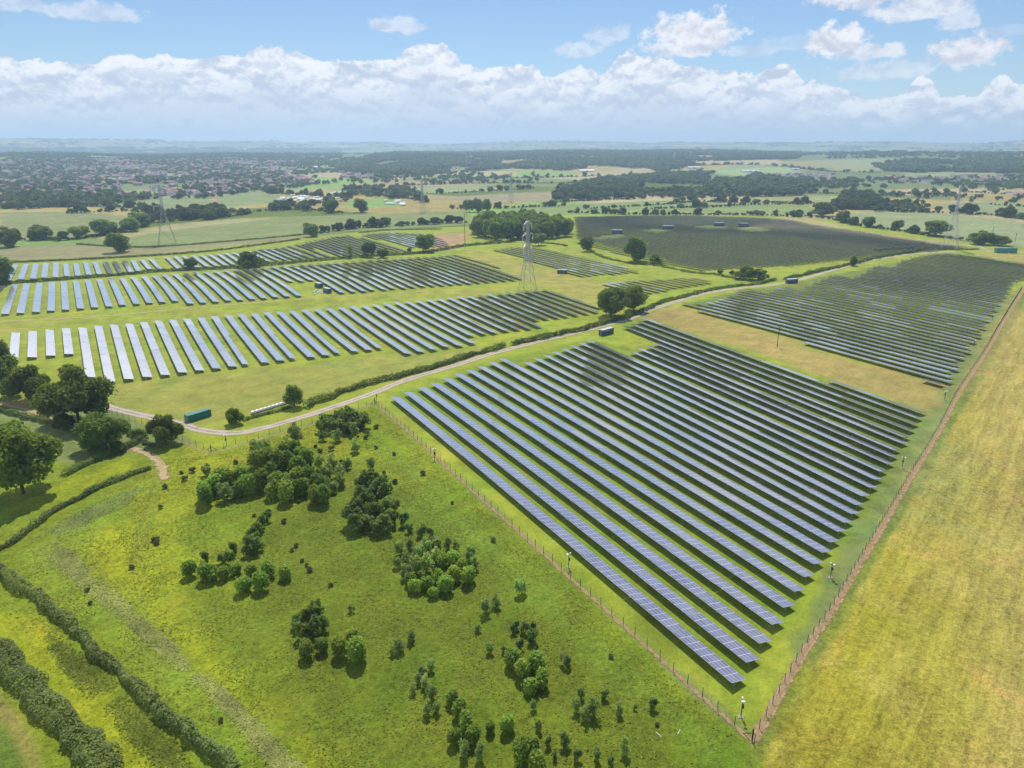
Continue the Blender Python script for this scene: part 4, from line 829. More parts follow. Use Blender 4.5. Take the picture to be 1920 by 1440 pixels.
    grass('meadow_grass', [(703, 762), (1050, 1078), (1400, 1392), (1300, 1500), (300, 1500), (0, 1150), (60, 1010), (300, 860), (400, 850)], 42000, .40, 'grassblade', 'rough green meadow grass between the saplings', 1.3, 3)
    grass('rough_grass', [(90, 1180), (200, 1250), (330, 1380), (400, 1460), (300, 1460), (180, 1330), (80, 1220)], 6000, .45, 'grassblade', 'rank green weeds below the scruffy hedge', 1.2, 4)

# ------------------------------------------------------------------ distant trees, woods, hedgerows
def inpoly(px, py, poly):
    ins = np.zeros(len(px), bool)
    for q in range(len(poly)):
        ax, ay = poly[q]; bx, by = poly[(q + 1) % len(poly)]
        ins ^= ((ay > py) != (by > py)) & (px < (bx - ax) * (py - ay) / (by - ay + 1e-12) + ax)
    return ins
def scatter(poly, spacing, rng, keep=1.0, clear=None):
    Wp = np.array([pg(*q) for q in poly]); x0, y0 = Wp.min(0) - 20; x1, y1 = Wp.max(0) + 20
    n = int((x1 - x0) * (y1 - y0) / spacing ** 2 * keep); n = min(n, 120000)
    X = rng.uniform(x0, x1, n); Y = rng.uniform(y0, y1, n); Z = T(X, Y); U, V = proj(X, Y, Z); s = inpoly(U, V, poly)
    if clear: s &= (np.sin(X / 97. + 1) * np.sin(Y / 171. + .5) + .6 * np.sin(X / 43. + Y / 260.) * np.sin(Y / 77.)) < clear
    return np.stack([X[s], Y[s]], 1)
def far_land():
    rng = np.random.default_rng(77); near = []; farp = []
    lines = [  # hedgerows with trees: points, spacing m, height m
        ([(0, 452), (60, 450), (130, 450), (200, 440), (260, 426), (290, 412)], 9, 8), ([(300, 418), (350, 412), (430, 407), (470, 400)], 8, 12), ([(440, 398), (560, 394), (640, 400)], 14, 9), ([(0, 392), (100, 389), (200, 388), (300, 392)], 10, 9), ([(130, 400), (230, 396), (290, 402), (300, 412)], 10, 9),
        ([(600, 437), (660, 428), (740, 424), (830, 419), (870, 418)], 8, 8), ([(1070, 399), (1180, 402), (1300, 403), (1420, 404), (1500, 407)], 10, 7), ([(1500, 405), (1560, 412), (1620, 425), (1700, 436), (1780, 448), (1850, 455)], 10, 7), ([(1220, 392), (1340, 388), (1420, 384), (1500, 383)], 12, 8),
        ([(1280, 378), (1400, 380), (1520, 382), (1600, 388), (1660, 396), (1780, 400)], 9, 10), ([(1800, 400), (1860, 404), (1920, 412)], 9, 11), ([(1560, 395), (1640, 388), (1720, 382)], 10, 12), ([(1100, 392), (1230, 385), (1310, 378)], 14, 6), ([(850, 392), (960, 390), (1060, 386)], 12, 7),
        ([(700, 366), (860, 362), (1000, 354)], 14, 9), ([(760, 348), (900, 344), (1040, 344), (1130, 342)], 12, 8), ([(1040, 380), (1120, 376), (1180, 374)], 20, 8), ([(830, 334), (980, 334), (1120, 330)], 12, 9), ([(640, 356), (760, 372), (800, 380)], 14, 10), ([(1480, 362), (1600, 364), (1740, 364), (1800, 368)], 10, 9),
        ([(1800, 360), (1920, 366)], 12, 9), ([(1860, 384), (1920, 388)], 14, 8), ([(500, 362), (600, 368), (660, 372)], 12, 10), ([(560, 385), (640, 378)], 12, 8), ([(1280, 312), (1400, 309), (1480, 313)], 14, 9), ([(1480, 314), (1560, 322), (1650, 324)], 14, 8)]
    for (l, sp, h) in lines:
        C_ = resample(np.array([pg(*q) for q in l]), sp)
        for p in C_:
            if rng.random() < .22: continue
            p = p + rng.normal(size=2) * sp * .35; near.append((p[0], p[1], h * rng.uniform(.35, 1.5) ** 1.2))
        for p in resample(C_, 5.0): farp.append((p[0] + rng.normal(), p[1] + rng.normal(), 3.2 * rng.uniform(.7, 1.4)))
    polys = [([(310, 412), (345, 398), (420, 396), (425, 405), (390, 414)], 12, 13, 1), ([(1570, 390), (1580, 365), (1640, 368), (1660, 392), (1610, 396)], 14, 13, 1), ([(1030, 376), (1060, 356), (1240, 360), (1250, 370), (1100, 378)], 16, 12, .8), ([(1240, 374), (1250, 355), (1400, 358), (1400, 373)], 16, 10, .8), ([(510, 395), (520, 382), (600, 384), (560, 394)], 14, 10, .8),
             ([(650, 354), (760, 350), (790, 366), (740, 376), (660, 366)], 18, 11, .7), ([(1640, 398), (1660, 385), (1740, 386), (1760, 398)], 16, 10, .7)]
    for (pl, sp, h, kp) in polys:
        for p in scatter(pl, sp, rng, kp): near.append((p[0], p[1], h * rng.uniform(.6, 1.25)))
    near.sort(key=lambda q: math.hypot(q[0], q[1]) / q[2])
    for i, (x, y, h) in enumerate(near):
        if i < 285: place_tree('oakm', x, y, h, h * rng.uniform(1.0, 1.7), 'small dark hedgerow tree in the middle distance fields beyond the solar farm', 'tree', 'hedgerow trees beyond the solar farm', 'hedgerow_tree', False)
        else: farp.append((x, y, h))
    woods = [([(640, 300), (760, 285), (1000, 283), (1280, 281), (1500, 286), (1500, 298), (1290, 303), (1280, 311), (1100, 322), (960, 316), (780, 330), (700, 336), (640, 322)], 17, 13, 1), ([(1030, 362), (1130, 338), (1300, 324), (1420, 330), (1500, 345), (1540, 365), (1400, 370), (1250, 366)], 15, 12, .8),
             ([(1640, 312), (1700, 303), (1920, 300), (1960, 327), (1760, 322), (1680, 330)], 15, 14, 1), ([(1480, 336), (1920, 332), (1960, 352), (1500, 354)], 20, 9, .6), ([(0, 276), (640, 278), (640, 296), (300, 300), (0, 292)], 22, 11, .8), ([(0, 292), (300, 290), (640, 296), (640, 342), (560, 352), (400, 372), (200, 376), (0, 392)], 22, 9, .8),
             ([(0, 372), (100, 362), (210, 374), (300, 372), (200, 386), (0, 396)], 16, 10, .7), ([(640, 325), (840, 322), (1040, 332), (1000, 342), (640, 345)], 26, 9, .5), ([(1180, 303), (1290, 290), (1300, 310), (1240, 325)], 15, 14, .9), ([(1780, 352), (1960, 340), (1960, 358), (1850, 362)], 22, 9, .5),
             ([(1520, 372), (1720, 366), (1920, 372), (1920, 380), (1640, 384)], 24, 8, .5), ([(1500, 286), (1920, 288), (1920, 296), (1500, 298)], 26, 11, .6), ([(1415, 284), (1500, 284), (1490, 292), (1420, 290)], 18, 12, .8)]
    for (pl, sp, h, kp) in woods:
        for p in scatter(pl, sp, rng, kp, .34): farp.append((p[0], p[1], h * rng.uniform(.5, 1.5)))
    # far hills: clumps and hedges
    n = 7500; az_ = rng.uniform(-.68, .68, n); dd = rng.uniform(5200, 12600, n); x = dd * np.sin(az_); y = dd * np.cos(az_)
    cl = np.sin(x / 260. + 1) * np.sin(y / 390.) + .7 * np.sin(x / 117.) * np.sin(y / 151. + 1)
    s = cl > .35; hillp = [(a_, b_, rng.uniform(8, 20)) for a_, b_ in zip(x[s], y[s])]
    az_ = rng.uniform(-.68, .68, 700); dd = rng.uniform(12100, 12900, 700)
    hillp += [(d_ * math.sin(a_), d_ * math.cos(a_), rng.uniform(8, 15) * (1.6 if math.sin(a_ * 23) > .3 else .8)) for a_, d_ in zip(az_, dd)]
    # merge into one mesh of leafy clumps
    ARR = []
    for v in range(6):
        V, Q = crown_arrays(np.random.default_rng(v), 80, .62, 0, 1.0, .30, lobes=6, lobr=.5, fill=.05, jit=.4); ARR.append(V)
    VV = []
    for i, (x, y, h) in enumerate(farp):
        V = ARR[i % 6]; a_ = i * 1.7; c, s_ = math.cos(a_), math.sin(a_); w = h * (1.0 + .4 * ((i * 37) % 10) / 10)
        if math.hypot(x, y) > 2600: V = V[:180]; w *= 1.15
        VV.append(np.stack([(V[:, 0] * c - V[:, 1] * s_) * w + x, (V[:, 0] * s_ + V[:, 1] * c) * w + y, V[:, 2] * h + float(T(x, y))], 1))
    for i, (x, y, h) in enumerate(hillp):
        V = ARR[i % 6][:140]; w = h * 3.4; VV.append(np.stack([V[:, 0] * w + x, V[:, 1] * w + y, V[:, 2] * h * 1.1 + float(T(x, y)) - 2], 1))
    V = np.concatenate(VV); Q = np.arange(len(V)).reshape(-1, 4)
    print('far trees', len(farp), len(hillp), len(V))
    tag(obj('distant_woodland', mesh_np('distant_woodland', V, Q, [M['farleaf']])), 'distant woods and treed hedges fading blue towards the hills', 'woodland', None, 'stuff')
    # ---- houses of the town
    hs = []
    town = [([(0, 300), (300, 296), (560, 300), (560, 345), (400, 368), (200, 370), (120, 378), (0, 388)], 30, .62), ([(640, 316), (760, 314), (770, 332), (640, 340)], 27, .8), ([(1415, 328), (1560, 326), (1560, 336), (1420, 338)], 27, .6), ([(1660, 332), (1900, 330), (1900, 342), (1680, 344)], 27, .6), ([(400, 345), (560, 330), (600, 345), (420, 362)], 26, .6)]
    for (pl, sp, kp) in town:
        for p in scatter(pl, sp, rng, kp): hs.append(p)
    hs = sorted(hs, key=lambda p: math.hypot(*p)); out = []
    cell = {}
    for p in hs:
        k = (int(p[0] // 17), int(p[1] // 17))
        if k in cell: continue
        cell[k] = 1; out.append(p)
    hs = out; print('houses', len(hs))
    def house_mesh(L_, Wd, hw, hr, wall, roof, parts):
        a_, c_ = L_ / 2, Wd / 2
        wv = MB(); wv.box(-a_, a_, -c_, c_, -1, hw)
        rf = MB(); rf.v = [(-a_ - .3, -c_ - .4, hw - .1), (a_ + .3, -c_ - .4, hw - .1), (a_ + .3, c_ + .4, hw - .1), (-a_ - .3, c_ + .4, hw - .1), (-a_ - .3, 0, hw + hr), (a_ + .3, 0, hw + hr)]
        rf.f = [(0, 1, 5, 4), (2, 3, 4, 5), (0, 4, 3), (1, 2, 5), (3, 2, 1, 0)]; rf.mi = [0] * 5
        ch = MB(); ch.box(a_ * .6, a_ * .6 + 1, -.5, .5, hw + hr * .5, hw + hr + 1.1)
        wi = MB()
        for x in (-a_ * .55, a_ * .55):
            for z in (1, hw - 1.9): wi.box(x - .7, x + .7, -c_ - .04, -c_ + .1, z, z + 1.2)
        r_ = []
        for nm, mb, mt in (('wall', wv, wall), ('roof', rf, roof), ('chimney', ch, 'brick'), ('window', wi, 'glass')):
            me = bpy.data.meshes.new(nm); me.from_pydata(mb.v, [], mb.f); me.materials.append(M[mt]); me.update(); r_.append((nm, me))
        return r_
    prot = [house_mesh(14, 8, 5, 3, 'brick', 'tile', 1), house_mesh(9, 8, 5, 2.8, 'render', 'tile', 1), house_mesh(20, 8.5, 5.2, 3, 'brick', 'tilered', 1), house_mesh(16, 8, 5, 3, 'render', 'tile', 1)]
    lab = ['small brown-roofed brick house among the trees of the distant town', 'small pale rendered house among the trees of the distant town', 'long red-roofed terrace among the trees of the distant town', 'pale terrace with a dark roof in the distant town']
    RV, RQ, RM = [], [], []
    for i, p in enumerate(hs):
        j = int(rng.integers(4)); rz = .4 + (1.57 if rng.random() < .5 else 0) + rng.normal() * .15 + .6 * math.sin(p[0] / 300.) ; z = float(T(*p))
        if i < 240:
            e = empty('house', (p[0], p[1], z), lab[j], 'house', 'houses of the distant town: ' + ['brick', 'rendered', 'red terraces', 'pale terraces'][j], rz)
            par = {}
            for nm, me in prot[j]:
                par[nm] = obj(nm, me, par['roof'] if nm == 'chimney' else e)
        else:
            c, s_ = math.cos(rz), math.sin(rz)
            for nm, me in prot[j][:2]:
                k = len(RV); mi = {'brick': 0, 'render': 1, 'tile': 2, 'tilered': 3}[[q for q in M if M[q] == me.materials[0]][0]]
                for v in me.vertices: RV.append((v.co.x * c - v.co.y * s_ + p[0], v.co.x * s_ + v.co.y * c + p[1], v.co.z + z))
                for f in me.polygons: RQ.append([k + q for q in f.vertices]); RM.append(mi)
    me = bpy.data.meshes.new('town_houses'); me.from_pydata(RV, [], RQ)
    for q in ('brick', 'render', 'tile', 'tilered'): me.materials.append(M[q])
    me.polygons.foreach_set('material_index', RM); me.update(); tag(obj('town_houses', me), 'mass of tiny far houses of the distant town under trees', 'houses', None, 'stuff')
    # caravans and glasshouses
    cm = MB(); cm.box(-5, 5, -1.6, 1.6, .4, 2.7); cmr = MB(); cmr.hexa([(-5.1, -1.7, 2.7), (5.1, -1.7, 2.7), (5.1, 1.7, 2.7), (-5.1, 1.7, 2.7), (-5.1, -.2, 3.3), (5.1, -.2, 3.3), (5.1, .2, 3.3), (-5.1, .2, 3.3)])
    pr = []
    for (poly, n, where) in (([(515, 376), (545, 366), (640, 362), (645, 372), (560, 380)], 46, 'on the site beyond the green field'), ([(715, 386), (722, 376), (755, 378), (758, 388)], 8, 'in the small yard left of the poplars')):
        for p in scatter(poly, 9, rng)[:n]:
            e = empty('caravan', (p[0], p[1], float(T(*p))), 'white static caravan ' + where, 'caravan', 'white caravans ' + where, .5 + rng.normal() * .3)
            if not pr: pr = [cm.build('body', M['white'], e).data, cmr.build('roof', M['white'], e).data]
            else: obj('body', pr[0], e); obj('roof', pr[1], e)
    sheds = [(1405, 323, 60, 24, 'long pale farm shed in the far right fields'), (1300, 316, 50, 22, 'grey roofed farm shed left of the light green field'), (1100, 322, 55, 20, 'white roofed warehouse below the far woods'), (1490, 319, 30, 14, 'small pale barn on the hill foot'),
             (855, 316, 30, 12, 'tiny white barn with a red roof in the far woods'), (745, 322, 26, 12, 'bright white building at the edge of the far housing'), (590, 315, 24, 12, 'bright white block in the distant town'), (1913, 366, 50, 20, 'red roofed farm building cut by the right edge')]
    for (x, y, L_, Wd, lb) in sheds:
        p = pg(x, y); z = float(T(*p)); e = empty('farm_shed', (p[0], p[1], z), lb, 'shed', None, .1)
        w_ = MB(); w_.box(-L_ / 2, L_ / 2, -Wd / 2, Wd / 2, -1, 5); w_.build('wall', M['render'], e)
        r_ = MB(); r_.hexa([(-L_ / 2 - .5, -Wd / 2 - .5, 5), (L_ / 2 + .5, -Wd / 2 - .5, 5), (L_ / 2 + .5, Wd / 2 + .5, 5), (-L_ / 2 - .5, Wd / 2 + .5, 5), (-L_ / 2 - .5, -.2, 8), (L_ / 2 + .5, -.2, 8), (L_ / 2 + .5, .2, 8), (-L_ / 2 - .5, .2, 8)]); r_.build('roof', M['tilered' if 'red' in lb else 'white' if 'white' in lb else 'roofgrey'], e)
        d_ = MB(); d_.box(-3, 3, -Wd / 2 - .08, -Wd / 2 + .05, 0, 4.2); d_.build('door', M['steeldark'], e)

# ------------------------------------------------------------------ fences
def fence(name, line, label, n_vis=96, spacing=4.0, h=2.0):
    W_ = resample(np.array([pg(*q) for q in line]), 1.0); L_ = np.concatenate([[0], np.cumsum(np.hypot(*np.diff(W_, axis=0).T))]); tot = L_[-1]; n = int(tot / spacing)
    s = np.linspace(0, tot, n + 1); X = np.interp(s, L_, W_[:, 0]); Y = np.interp(s, L_, W_[:, 1]); Z = T(X, Y); org = (X.mean(), Y.mean(), float(T(X.mean(), Y.mean())))
    e = empty(name, org, label, 'fence', 'wire fences around the solar farm'); order = sorted(range(n + 1), key=lambda i: math.hypot(X[i], Y[i]))
    pm = None; rest = MB()
    for k, i in enumerate(order):
        l = (X[i] - org[0], Y[i] - org[1], Z[i] - org[2])
        if k < n_vis:
            if pm is None: q = MB(); q.cyl((0, 0, -.3), (0, 0, h + .15), .075, .06, 6); o = q.build('post', M['post'], e); pm = o.data
            else: o = obj('post', pm, e)
            o.location = l; o.rotation_euler = (RNG.normal() * .02, RNG.normal() * .02, RNG.random())
        else: rest.bar((l[0], l[1], l[2] - .3), (l[0], l[1], l[2] + h + .1), .07)
    if rest.v: r = rest.build('far_posts', M['post'], e); r['kind'] = 'stuff'
    w = MB()
    for i in range(n):
        for z in (.15, .45, .75, 1.05, 1.35, 1.65, 1.95):
            w.bar((X[i] - org[0], Y[i] - org[1], Z[i] - org[2] + z), (X[i + 1] - org[0], Y[i + 1] - org[1], Z[i + 1] - org[2] + z), .005)
    w.build('wire_mesh', M['steeldark'], e)
    br = MB()   # braced corner posts
    for i in (0, n):
        j = 1 if i == 0 else n - 1
        br.bar((X[i] - org[0], Y[i] - org[1], Z[i] - org[2] + 1.7), (X[j] * .5 + X[i] * .5 - org[0], Y[j] * .5 + Y[i] * .5 - org[1], Z[i] - org[2]), .06)
        br.bar((X[i] - org[0], Y[i] - org[1], Z[i] - org[2] - .2), (X[i] - org[0], Y[i] - org[1], Z[i] - org[2] + 2.5), .10)
    br.build('corner_brace', M['post'], e)

def cctv(px, py, label, h=3.7, rz=0.0):
    x, y = pg(px, py); e = empty('camera_pole', (x, y, float(T(x, y))), label, 'camera pole', 'security camera poles along the fences', rz)
    m_ = MB(); m_.box(-.45, .45, -.45, .45, -.2, .12); m_.build('footing', M['stone'], e)
    m_ = MB(); m_.cyl((0, 0, 0), (0, 0, h), .10, .08, 8); m_.bar((-.55, 0, h - .15), (.55, 0, h - .15), .05); m_.build('pole', M['steeldark'], e)
    m_ = MB(); m_.box(-.62, -.30, -.30, .30, h - .05, h + .22); m_.build('camera', M['white'], e)
    m_ = MB(); m_.box(.28, .66, -.12, .12, h - .05, h + .26); m_.build('floodlight', M['white'], e)
    m_ = MB(); m_.box(-.24, .24, -.30, -.09, h * .55, h * .55 + .75); m_.build('control_box', M['black'], e)

def cabin(name, px, py, L_, Wd, H_, rz, body, roof, label, cat, grp=None, louvres=True):
    x, y = pg(px, py); e = empty(name, (x, y, float(T(x, y))), label, cat, grp, rz); a_, c_ = L_ / 2, Wd / 2
    m_ = MB(); m_.box(-a_, a_, -c_, c_, .15, H_)
    n = int(L_ / .6)
    for i in range(n):      # corrugation ribs
        u = -a_ + .35 + (L_ - .7) * i / max(1, n - 1)
        for s in (-1, 1): m_.box(u - .12, u + .12, s * c_ - .035, s * c_ + .035, .3, H_ - .2)
    for sx in (-1, 1):
        for sy in (-1, 1): m_.box(sx * a_ - .1, sx * a_ + .1, sy * c_ - .1, sy * c_ + .1, .1, H_ + .03)
    m_.build('body', M[body], e)
    m_ = MB(); m_.box(-a_ - .06, a_ + .06, -c_ - .06, c_ + .06, H_ + .03, H_ + .14)
    for i in range(int(L_ / 1.2)): m_.box(-a_ + .4 + i * 1.2, -a_ + .55 + i * 1.2, -c_, c_, H_ + .14, H_ + .18)
    m_.build('roof', M[roof], e)
    m_ = MB(); m_.box(-a_ + .1, a_ - .1, -c_ + .1, c_ - .1, -.2, .15); m_.build('base', M['stone'], e)
    for sy in (-.5, .5):
        d = MB(); d.box(-a_ - .09, -a_ - .03, sy * Wd * .47 - Wd * .2, sy * Wd * .47 + Wd * .2, .35, H_ - .25); dd = d.build('door', M[body], e)
        hnd = MB(); hnd.box(-a_ - .14, -a_ - .09, sy * .3 - .05, sy * .3 + .05, .6, H_ - .5); hnd.build('handle', M['steel'], dd)
    if louvres:
        for u in ([-.42, -.33, -.2, -.14, -.08, -.02, .04, .10, .28, .34] if L_ > 8 else [-.3, -.1, .1, .3]):
            v = MB(); v.box(u * L_ - .17, u * L_ + .17, -c_ - .09, -c_ - .03, H_ - .75, H_ - .45); v.build('vent', M['white'], e)
        v = MB(); v.box(.36 * L_ - .35, .36 * L_ + .35, -c_ - .08, -c_ - .03, .5, 1.5); v.build('access_panel', M['black'], e)

def pylon(px, py, H_, base, armw, rz, label, r=.11, parts=True):
    x, y = pg(px, py); e = empty('pylon', (x, y, float(T(x, y))), label, 'pylon', 'lattice power pylons', rz)
    def hw(z): t = z / H_; return base / 2 * (1 - t / .58) + 1.15 * (t / .58) if t < .58 else 1.15 - .55 * (t - .58) / .42
    m_ = MB(); lv = [0]; 
    while lv[-1] < H_ * .97: lv.append(min(H_ * .97, lv[-1] + max(1.6, hw(lv[-1]) * 1.75)))
    for z0, z1 in zip(lv[:-1], lv[1:]):
        a_, c_ = hw(z0), hw(z1); q0 = [(-a_, -a_, z0), (a_, -a_, z0), (a_, a_, z0), (-a_, a_, z0)]; q1 = [(-c_, -c_, z1), (c_, -c_, z1), (c_, c_, z1), (-c_, c_, z1)]
        for i in range(4):
            j = (i + 1) % 4; m_.bar(q0[i], q1[i], r * 1.25); m_.bar(q0[i], q1[j], r * .6); m_.bar(q0[j], q1[i], r * .6); m_.bar(q1[i], q1[j], r * .6)
    m_.bar((0, 0, H_ * .95), (0, 0, H_), r); m_.build('lattice_tower', M['steel'], e)
    for k, z in enumerate((.62, .78, .93)):
        ar = MB(); w = armw * (1.0, 1.2, .95)[k]; z *= H_; a_ = hw(z)
        for s in (-1, 1):
            for sy in (-a_, a_): ar.bar((s * a_, sy, z), (s * w, 0, z + .3), r * .8); ar.bar((s * a_, sy, z + 2.2), (s * w, 0, z + .3), r * .7)
            for t in (.3, .6): ar.bar((s * (a_ + (w - a_) * t), -a_ * (1 - t), z + .1), (s * (a_ + (w - a_) * t), a_ * (1 - t), z + 2.2 * (1 - t)), r * .5)
        a0 = ar.build('crossarm', M['steel'], e)
        for s in (-1, 1):
            i_ = MB(); i_.cyl((s * w, 0, z + .25), (s * w, 0, z - 4.2), .16, .16, 6)
            for t in range(9): i_.cyl((s * w, 0, z - .2 - t * .45), (s * w, 0, z - .32 - t * .45), .30, .30, 7)
            i_.build('insulator', M['ceramic'], a0)

def props():
    fence('wire_fence', [(703, 756), (768, 811), (867, 902), (997, 1019), (1157, 1162), (1311, 1302), (1410, 1389)], 'wire fence on timber posts running diagonally between meadow and near panels')
    fence('wire_fence', [(1410, 1389), (1460, 1300), (1507, 1216), (1553, 1149), (1598, 1072), (1641, 1000), (1705, 892), (1761, 799), (1797, 731), (1853, 645), (1916, 541)], 'wire fence between the near panels and the golden crop field', spacing=3.6)
    fence('wire_fence', [(703, 756), (640, 777), (580, 795), (520, 811), (460, 829), (396, 846)], 'wire fence along the lower side of the pale track')
    fence('wire_fence', [(396, 846), (345, 828), (300, 805), (250, 790), (200, 772)], 'short wire fence inside the track bend beside the dirt gateway')
    for i, (x, y) in enumerate([(815, 862), (1066, 1064), (1389, 1344), (1557, 1083), (1691, 878), (1771, 750), (1826, 652), (1860, 602), (1905, 536), (425, 836), (202, 776), (706, 752)]):
        w = ['beside the wire fence above the meadow', 'between the wire fence and the first panel row', 'in the bottom corner where two fences meet', 'nearest the bottom along the golden field fence', 'second up along the golden field fence', 'third up along the golden field fence, by the brown strip end',
             'fourth up along the golden field fence', 'fifth up along the golden field fence', 'farthest up along the golden field fence', 'on the track bend by the fence corner', 'under the broad oak beside the track', 'at the fence corner by the track'][i]
        cctv(x, y, 'camera pole ' + w, rz=i * .7)
    a = lambda p, q: math.atan2(*(pg(*q) - pg(*p))[::-1])
    cabin('shipping_container', 372, 785, 9.2, 2.5, 2.6, a((350, 790), (392, 777)), 'green', 'green', 'dark green shipping container on the grass beside the track bend', 'container', None, False)
    cb = 'slate blue inverter cabin with a pale roof '
    cabin('inverter_cabin', 1136.5, 627, 9.4, 2.6, 3.2, a((1119, 630), (1153, 621)), 'blue', 'roofgrey', cb + 'beside the track at the near field', 'cabin', 'inverter cabins of the solar farm')
    cabin('inverter_cabin', 1484, 531, 9.0, 2.6, 3.2, a((1470, 533), (1497, 531)), 'blue', 'roofgrey', cb + 'where the track passes the far field', 'cabin', 'inverter cabins of the solar farm')
    cabin('inverter_cabin', 598, 539, 6.0, 2.6, 3.2, -.75, 'blue', 'roofgrey', cb + ', left of the pair in the left field', 'cabin', 'inverter cabins of the solar farm')
    cabin('inverter_cabin', 614, 549, 6.0, 2.6, 3.2, -.75, 'blue', 'roofgrey', cb + ', right of the pair by the white bags', 'cabin', 'inverter cabins of the solar farm')
    cabin('inverter_cabin', 1054, 513, 7.5, 2.6, 3.2, -.25, 'blue', 'roofgrey', cb + 'right of the main pylon', 'cabin', 'inverter cabins of the solar farm')
    for i, (x, y) in enumerate([(1157, 438), (1252, 430), (1348, 424), (1394, 425)]):
        cabin('inverter_cabin', x, y, 12.0, 3.2, 4.2, -.12, 'blue', 'roofgrey', cb + 'on the hilltop field, %s from the left' % ordn(i + 1), 'cabin', 'inverter cabins of the solar farm')
    for i, (x, y, L_) in enumerate([(1876, 474, 10), (1897, 474, 7)]):
        cabin('substation_box', x, y, L_, 4, 4.5, -.1, 'teal', 'teal', ['larger left', 'smaller right'][i] + ' of the two green substation boxes at the right edge', 'cabin', 'green boxes at the right edge', False)
    # white bags by the cabins
    for i, (x, y) in enumerate([(588, 549), (592, 546), (596, 549), (600, 547), (603, 550), (590, 553)]):
        p = pg(x, y); m_ = MB(); m_.hexa([(-.9, -.6, 0), (.9, -.6, 0), (.9, .6, 0), (-.9, .6, 0), (-.7, -.45, .8), (.6, -.5, .9), (.65, .4, .85), (-.6, .45, .75)])
        o = m_.build('bulk_bag', M['bale'], None, (p[0], p[1], float(T(*p)))); o.rotation_euler = (0, 0, i)
        tag(o, 'white bulk bag on the grass beside the paired cabins, %s from the left' % ordn([1, 3, 4, 5, 6, 2][i]), 'bag', 'white bags by the cabins')
    # wrapped bales
    p0, p1 = pg(474, 776), pg(541, 756); n = 10; rz = math.atan2(*(p1 - p0)[::-1]); pm = None
    for i in range(n):
        p = p0 + (p1 - p0) * i / (n - 1)
        if pm is None:
            m_ = MB(); m_.cyl((-.62, 0, .62), (.62, 0, .62), .66, .66, 14); m_.cyl((-.70, 0, .62), (-.62, 0, .62), .5, .64, 14); m_.cyl((.62, 0, .62), (.70, 0, .62), .64, .5, 14)
            o = m_.build('wrapped_bale', M['bale']); pm = o.data
        else: o = obj('wrapped_bale', pm)
        o.location = (p[0], p[1], float(T(*p))); o.rotation_euler = (0, 0, rz + .05 * math.sin(i * 3))
        tag(o, 'white plastic-wrapped bale in the line beside the track hedge, %s from the left' % ordn(i + 1), 'bale', 'white bales by the track')
    # pylons and poles
    pylon(989, 544, 50, 10, 7.5, 1.15, 'tall steel lattice pylon in the centre, in front of the oval wood')
    pylon(314, 457, 62, 17, 8, .5, 'dark lattice pylon in the green field at the left', .13)
    pylon(1780, 466, 63, 14, 8, .9, 'pale lattice pylon at the right end of the hilltop panels', .11)
    for i, (x, y, h, lb) in enumerate([(793, 398, 50, 'faint far pylon left of the poplar stand'), (958, 378, 52, 'faint far pylon behind the brown field centre'), (1219, 306, 48, 'tiny skyline pylon, left of the skyline pair'), (1264, 306, 48, 'tiny skyline pylon, right of the skyline pair'), (1294, 300, 40, 'tiniest skyline pylon at the far centre right')]):
        pylon(x, y, h, 8, 7, .6, lb, .12)
    def pole(px, py, h, r, label, arm=True):
        x, y = pg(px, py); e = empty('utility_pole', (x, y, float(T(x, y))), label, 'pole', 'wooden poles in the fields', .6)
        m_ = MB(); m_.cyl((0, 0, -.5), (0, 0, h), r, r * .7, 8); m_.build('pole', M['bark'], e)
        if arm:
            m_ = MB(); m_.bar((-1.1, 0, h - .4), (1.1, 0, h - .4), .08)
            for s in (-1, 0, 1): m_.cyl((s, 0, h - .35), (s, 0, h), .07, .05, 6)
            m_.build('crossarm', M['bark'], e)
            m_ = MB(); m_.box(-.3, .3, -.45, -.1, h - 2.2, h - 1.2); m_.build('transformer', M['steeldark'], e)
    pole(1457, 650, 10.5, .19, 'wooden pole with a small crossarm on the brown grass strip'); pole(872, 464, 34, .28, 'very tall thin mast at the left end of the oval wood', False)
    pole(1903, 453, 9, .2, 'small pole above the substation boxes at the right edge'); pole(1860, 442, 9, .2, 'small pole in the pale field right of the pylon'); pole(1720, 362, 16, .3, 'thin far pole in the fields above the right pylon, left one', False)
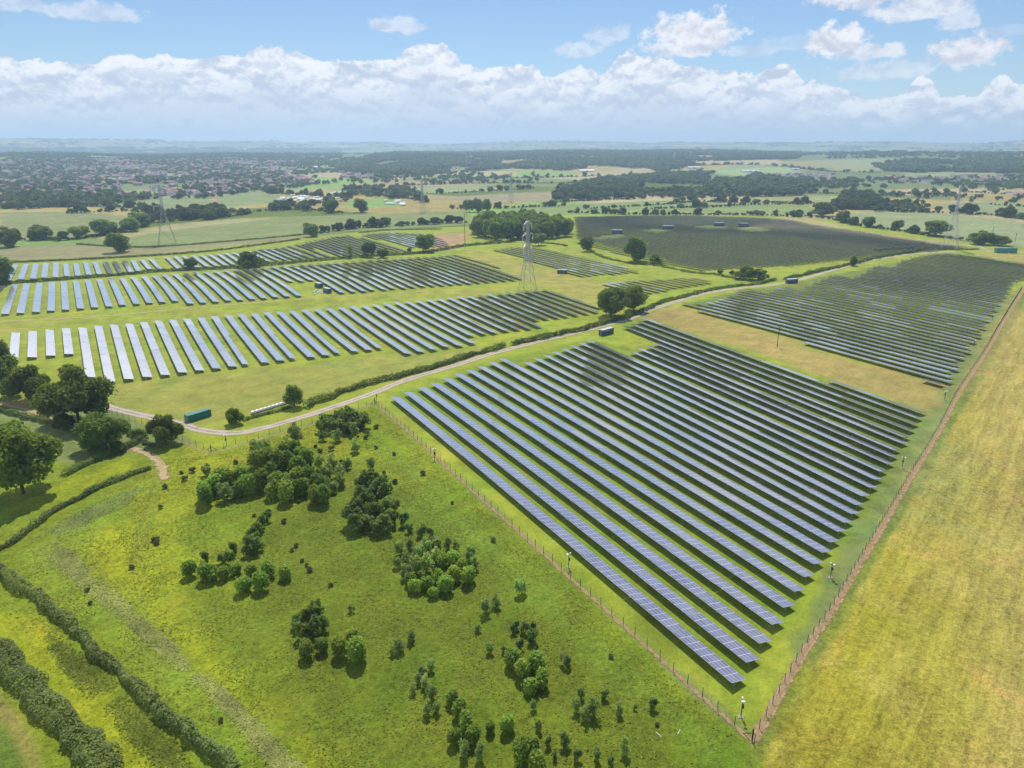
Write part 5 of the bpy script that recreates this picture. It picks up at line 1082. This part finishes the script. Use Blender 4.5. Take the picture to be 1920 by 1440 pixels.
    for i, (x, y, rz) in enumerate([(1235, 1378, 2.2), (1273, 1373, 1.0)]):
        p = pg(x, y); m_ = MB(); m_.cyl((-.6, 0, .08), (.6, 0, .12), .05, .05, 8); m_.cyl((.6, 0, .12), (.72, 0, .12), .03, .03, 6); o = m_.build('tree_guard', M['white'], None, (p[0], p[1], float(T(*p)))); o.rotation_euler = (0, 0, rz)
        tag(o, 'white tube lying in the grass near the fence corner, %s one' % ['left', 'right'][i], 'tree guard', 'white tubes in the grass')

# ------------------------------------------------------------------ build
make_ground()
strip('track', ROAD, 5.4, M['track'], .06, 3)
strip('farm_road', [(1930, 474), (1870, 471), (1850, 468), (1835, 462), (1800, 457), (1740, 450)], 4.5, M['track'], .10, 4)
strip('grass_track', [(-40, 604), (60, 600), (200, 592), (350, 578), (500, 566), (600, 558), (700, 552), (800, 546)], 3.6, M['dirt'], .05, 4)
strip('dirt_path', [(-40, 750), (0, 757), (60, 772), (130, 800), (200, 828), (250, 842), (285, 852)], 3.2, M['dirt'], .05)
strip('gateway_dirt', [(238, 836), (262, 846), (290, 858), (305, 880), (308, 900)], 5.0, M['dirt'], .08)
strip('fence_soil', [(710, 762), (768, 812), (867, 903), (997, 1020), (1157, 1163), (1311, 1303), (1412, 1392)], 1.7, M['soil'], .05, 2)
strip('fence_bank', [(1412, 1392), (1462, 1302), (1511, 1218), (1558, 1150), (1603, 1073), (1647, 1001), (1710, 893), (1766, 800), (1802, 732), (1858, 646), (1920, 542)], 3.0, M['soil'], .06, 2)
strip('fence_soil', [(700, 759), (640, 780), (580, 798), (520, 814), (460, 832), (396, 849), (345, 831)], 1.3, M['soil'], .05, 2)
build_rows()
vegetation()
props()
far_land()
# ------------------------------------------------------------------ haze: even air around everything
hz = MB(); hz.box(-16000, 16000, -900, 17000, -35, 330)
hm, hq, ho = newmat('haze_air')
pv = hq.n('ShaderNodeVolumePrincipled'); pv.inputs['Color'].default_value = (.53, .72, 1.0, 1); pv.inputs['Density'].default_value = 0.000128; pv.inputs['Anisotropy'].default_value = 0.4
hm.node_tree.links.new(pv.outputs[0], ho.inputs['Volume'])
h_ = hz.build('haze', hm); h_['kind'] = 'stuff'; tag(h_, 'pale blue haze over the far countryside', 'haze', None, 'stuff')
print('objects', len(bpy.data.objects))
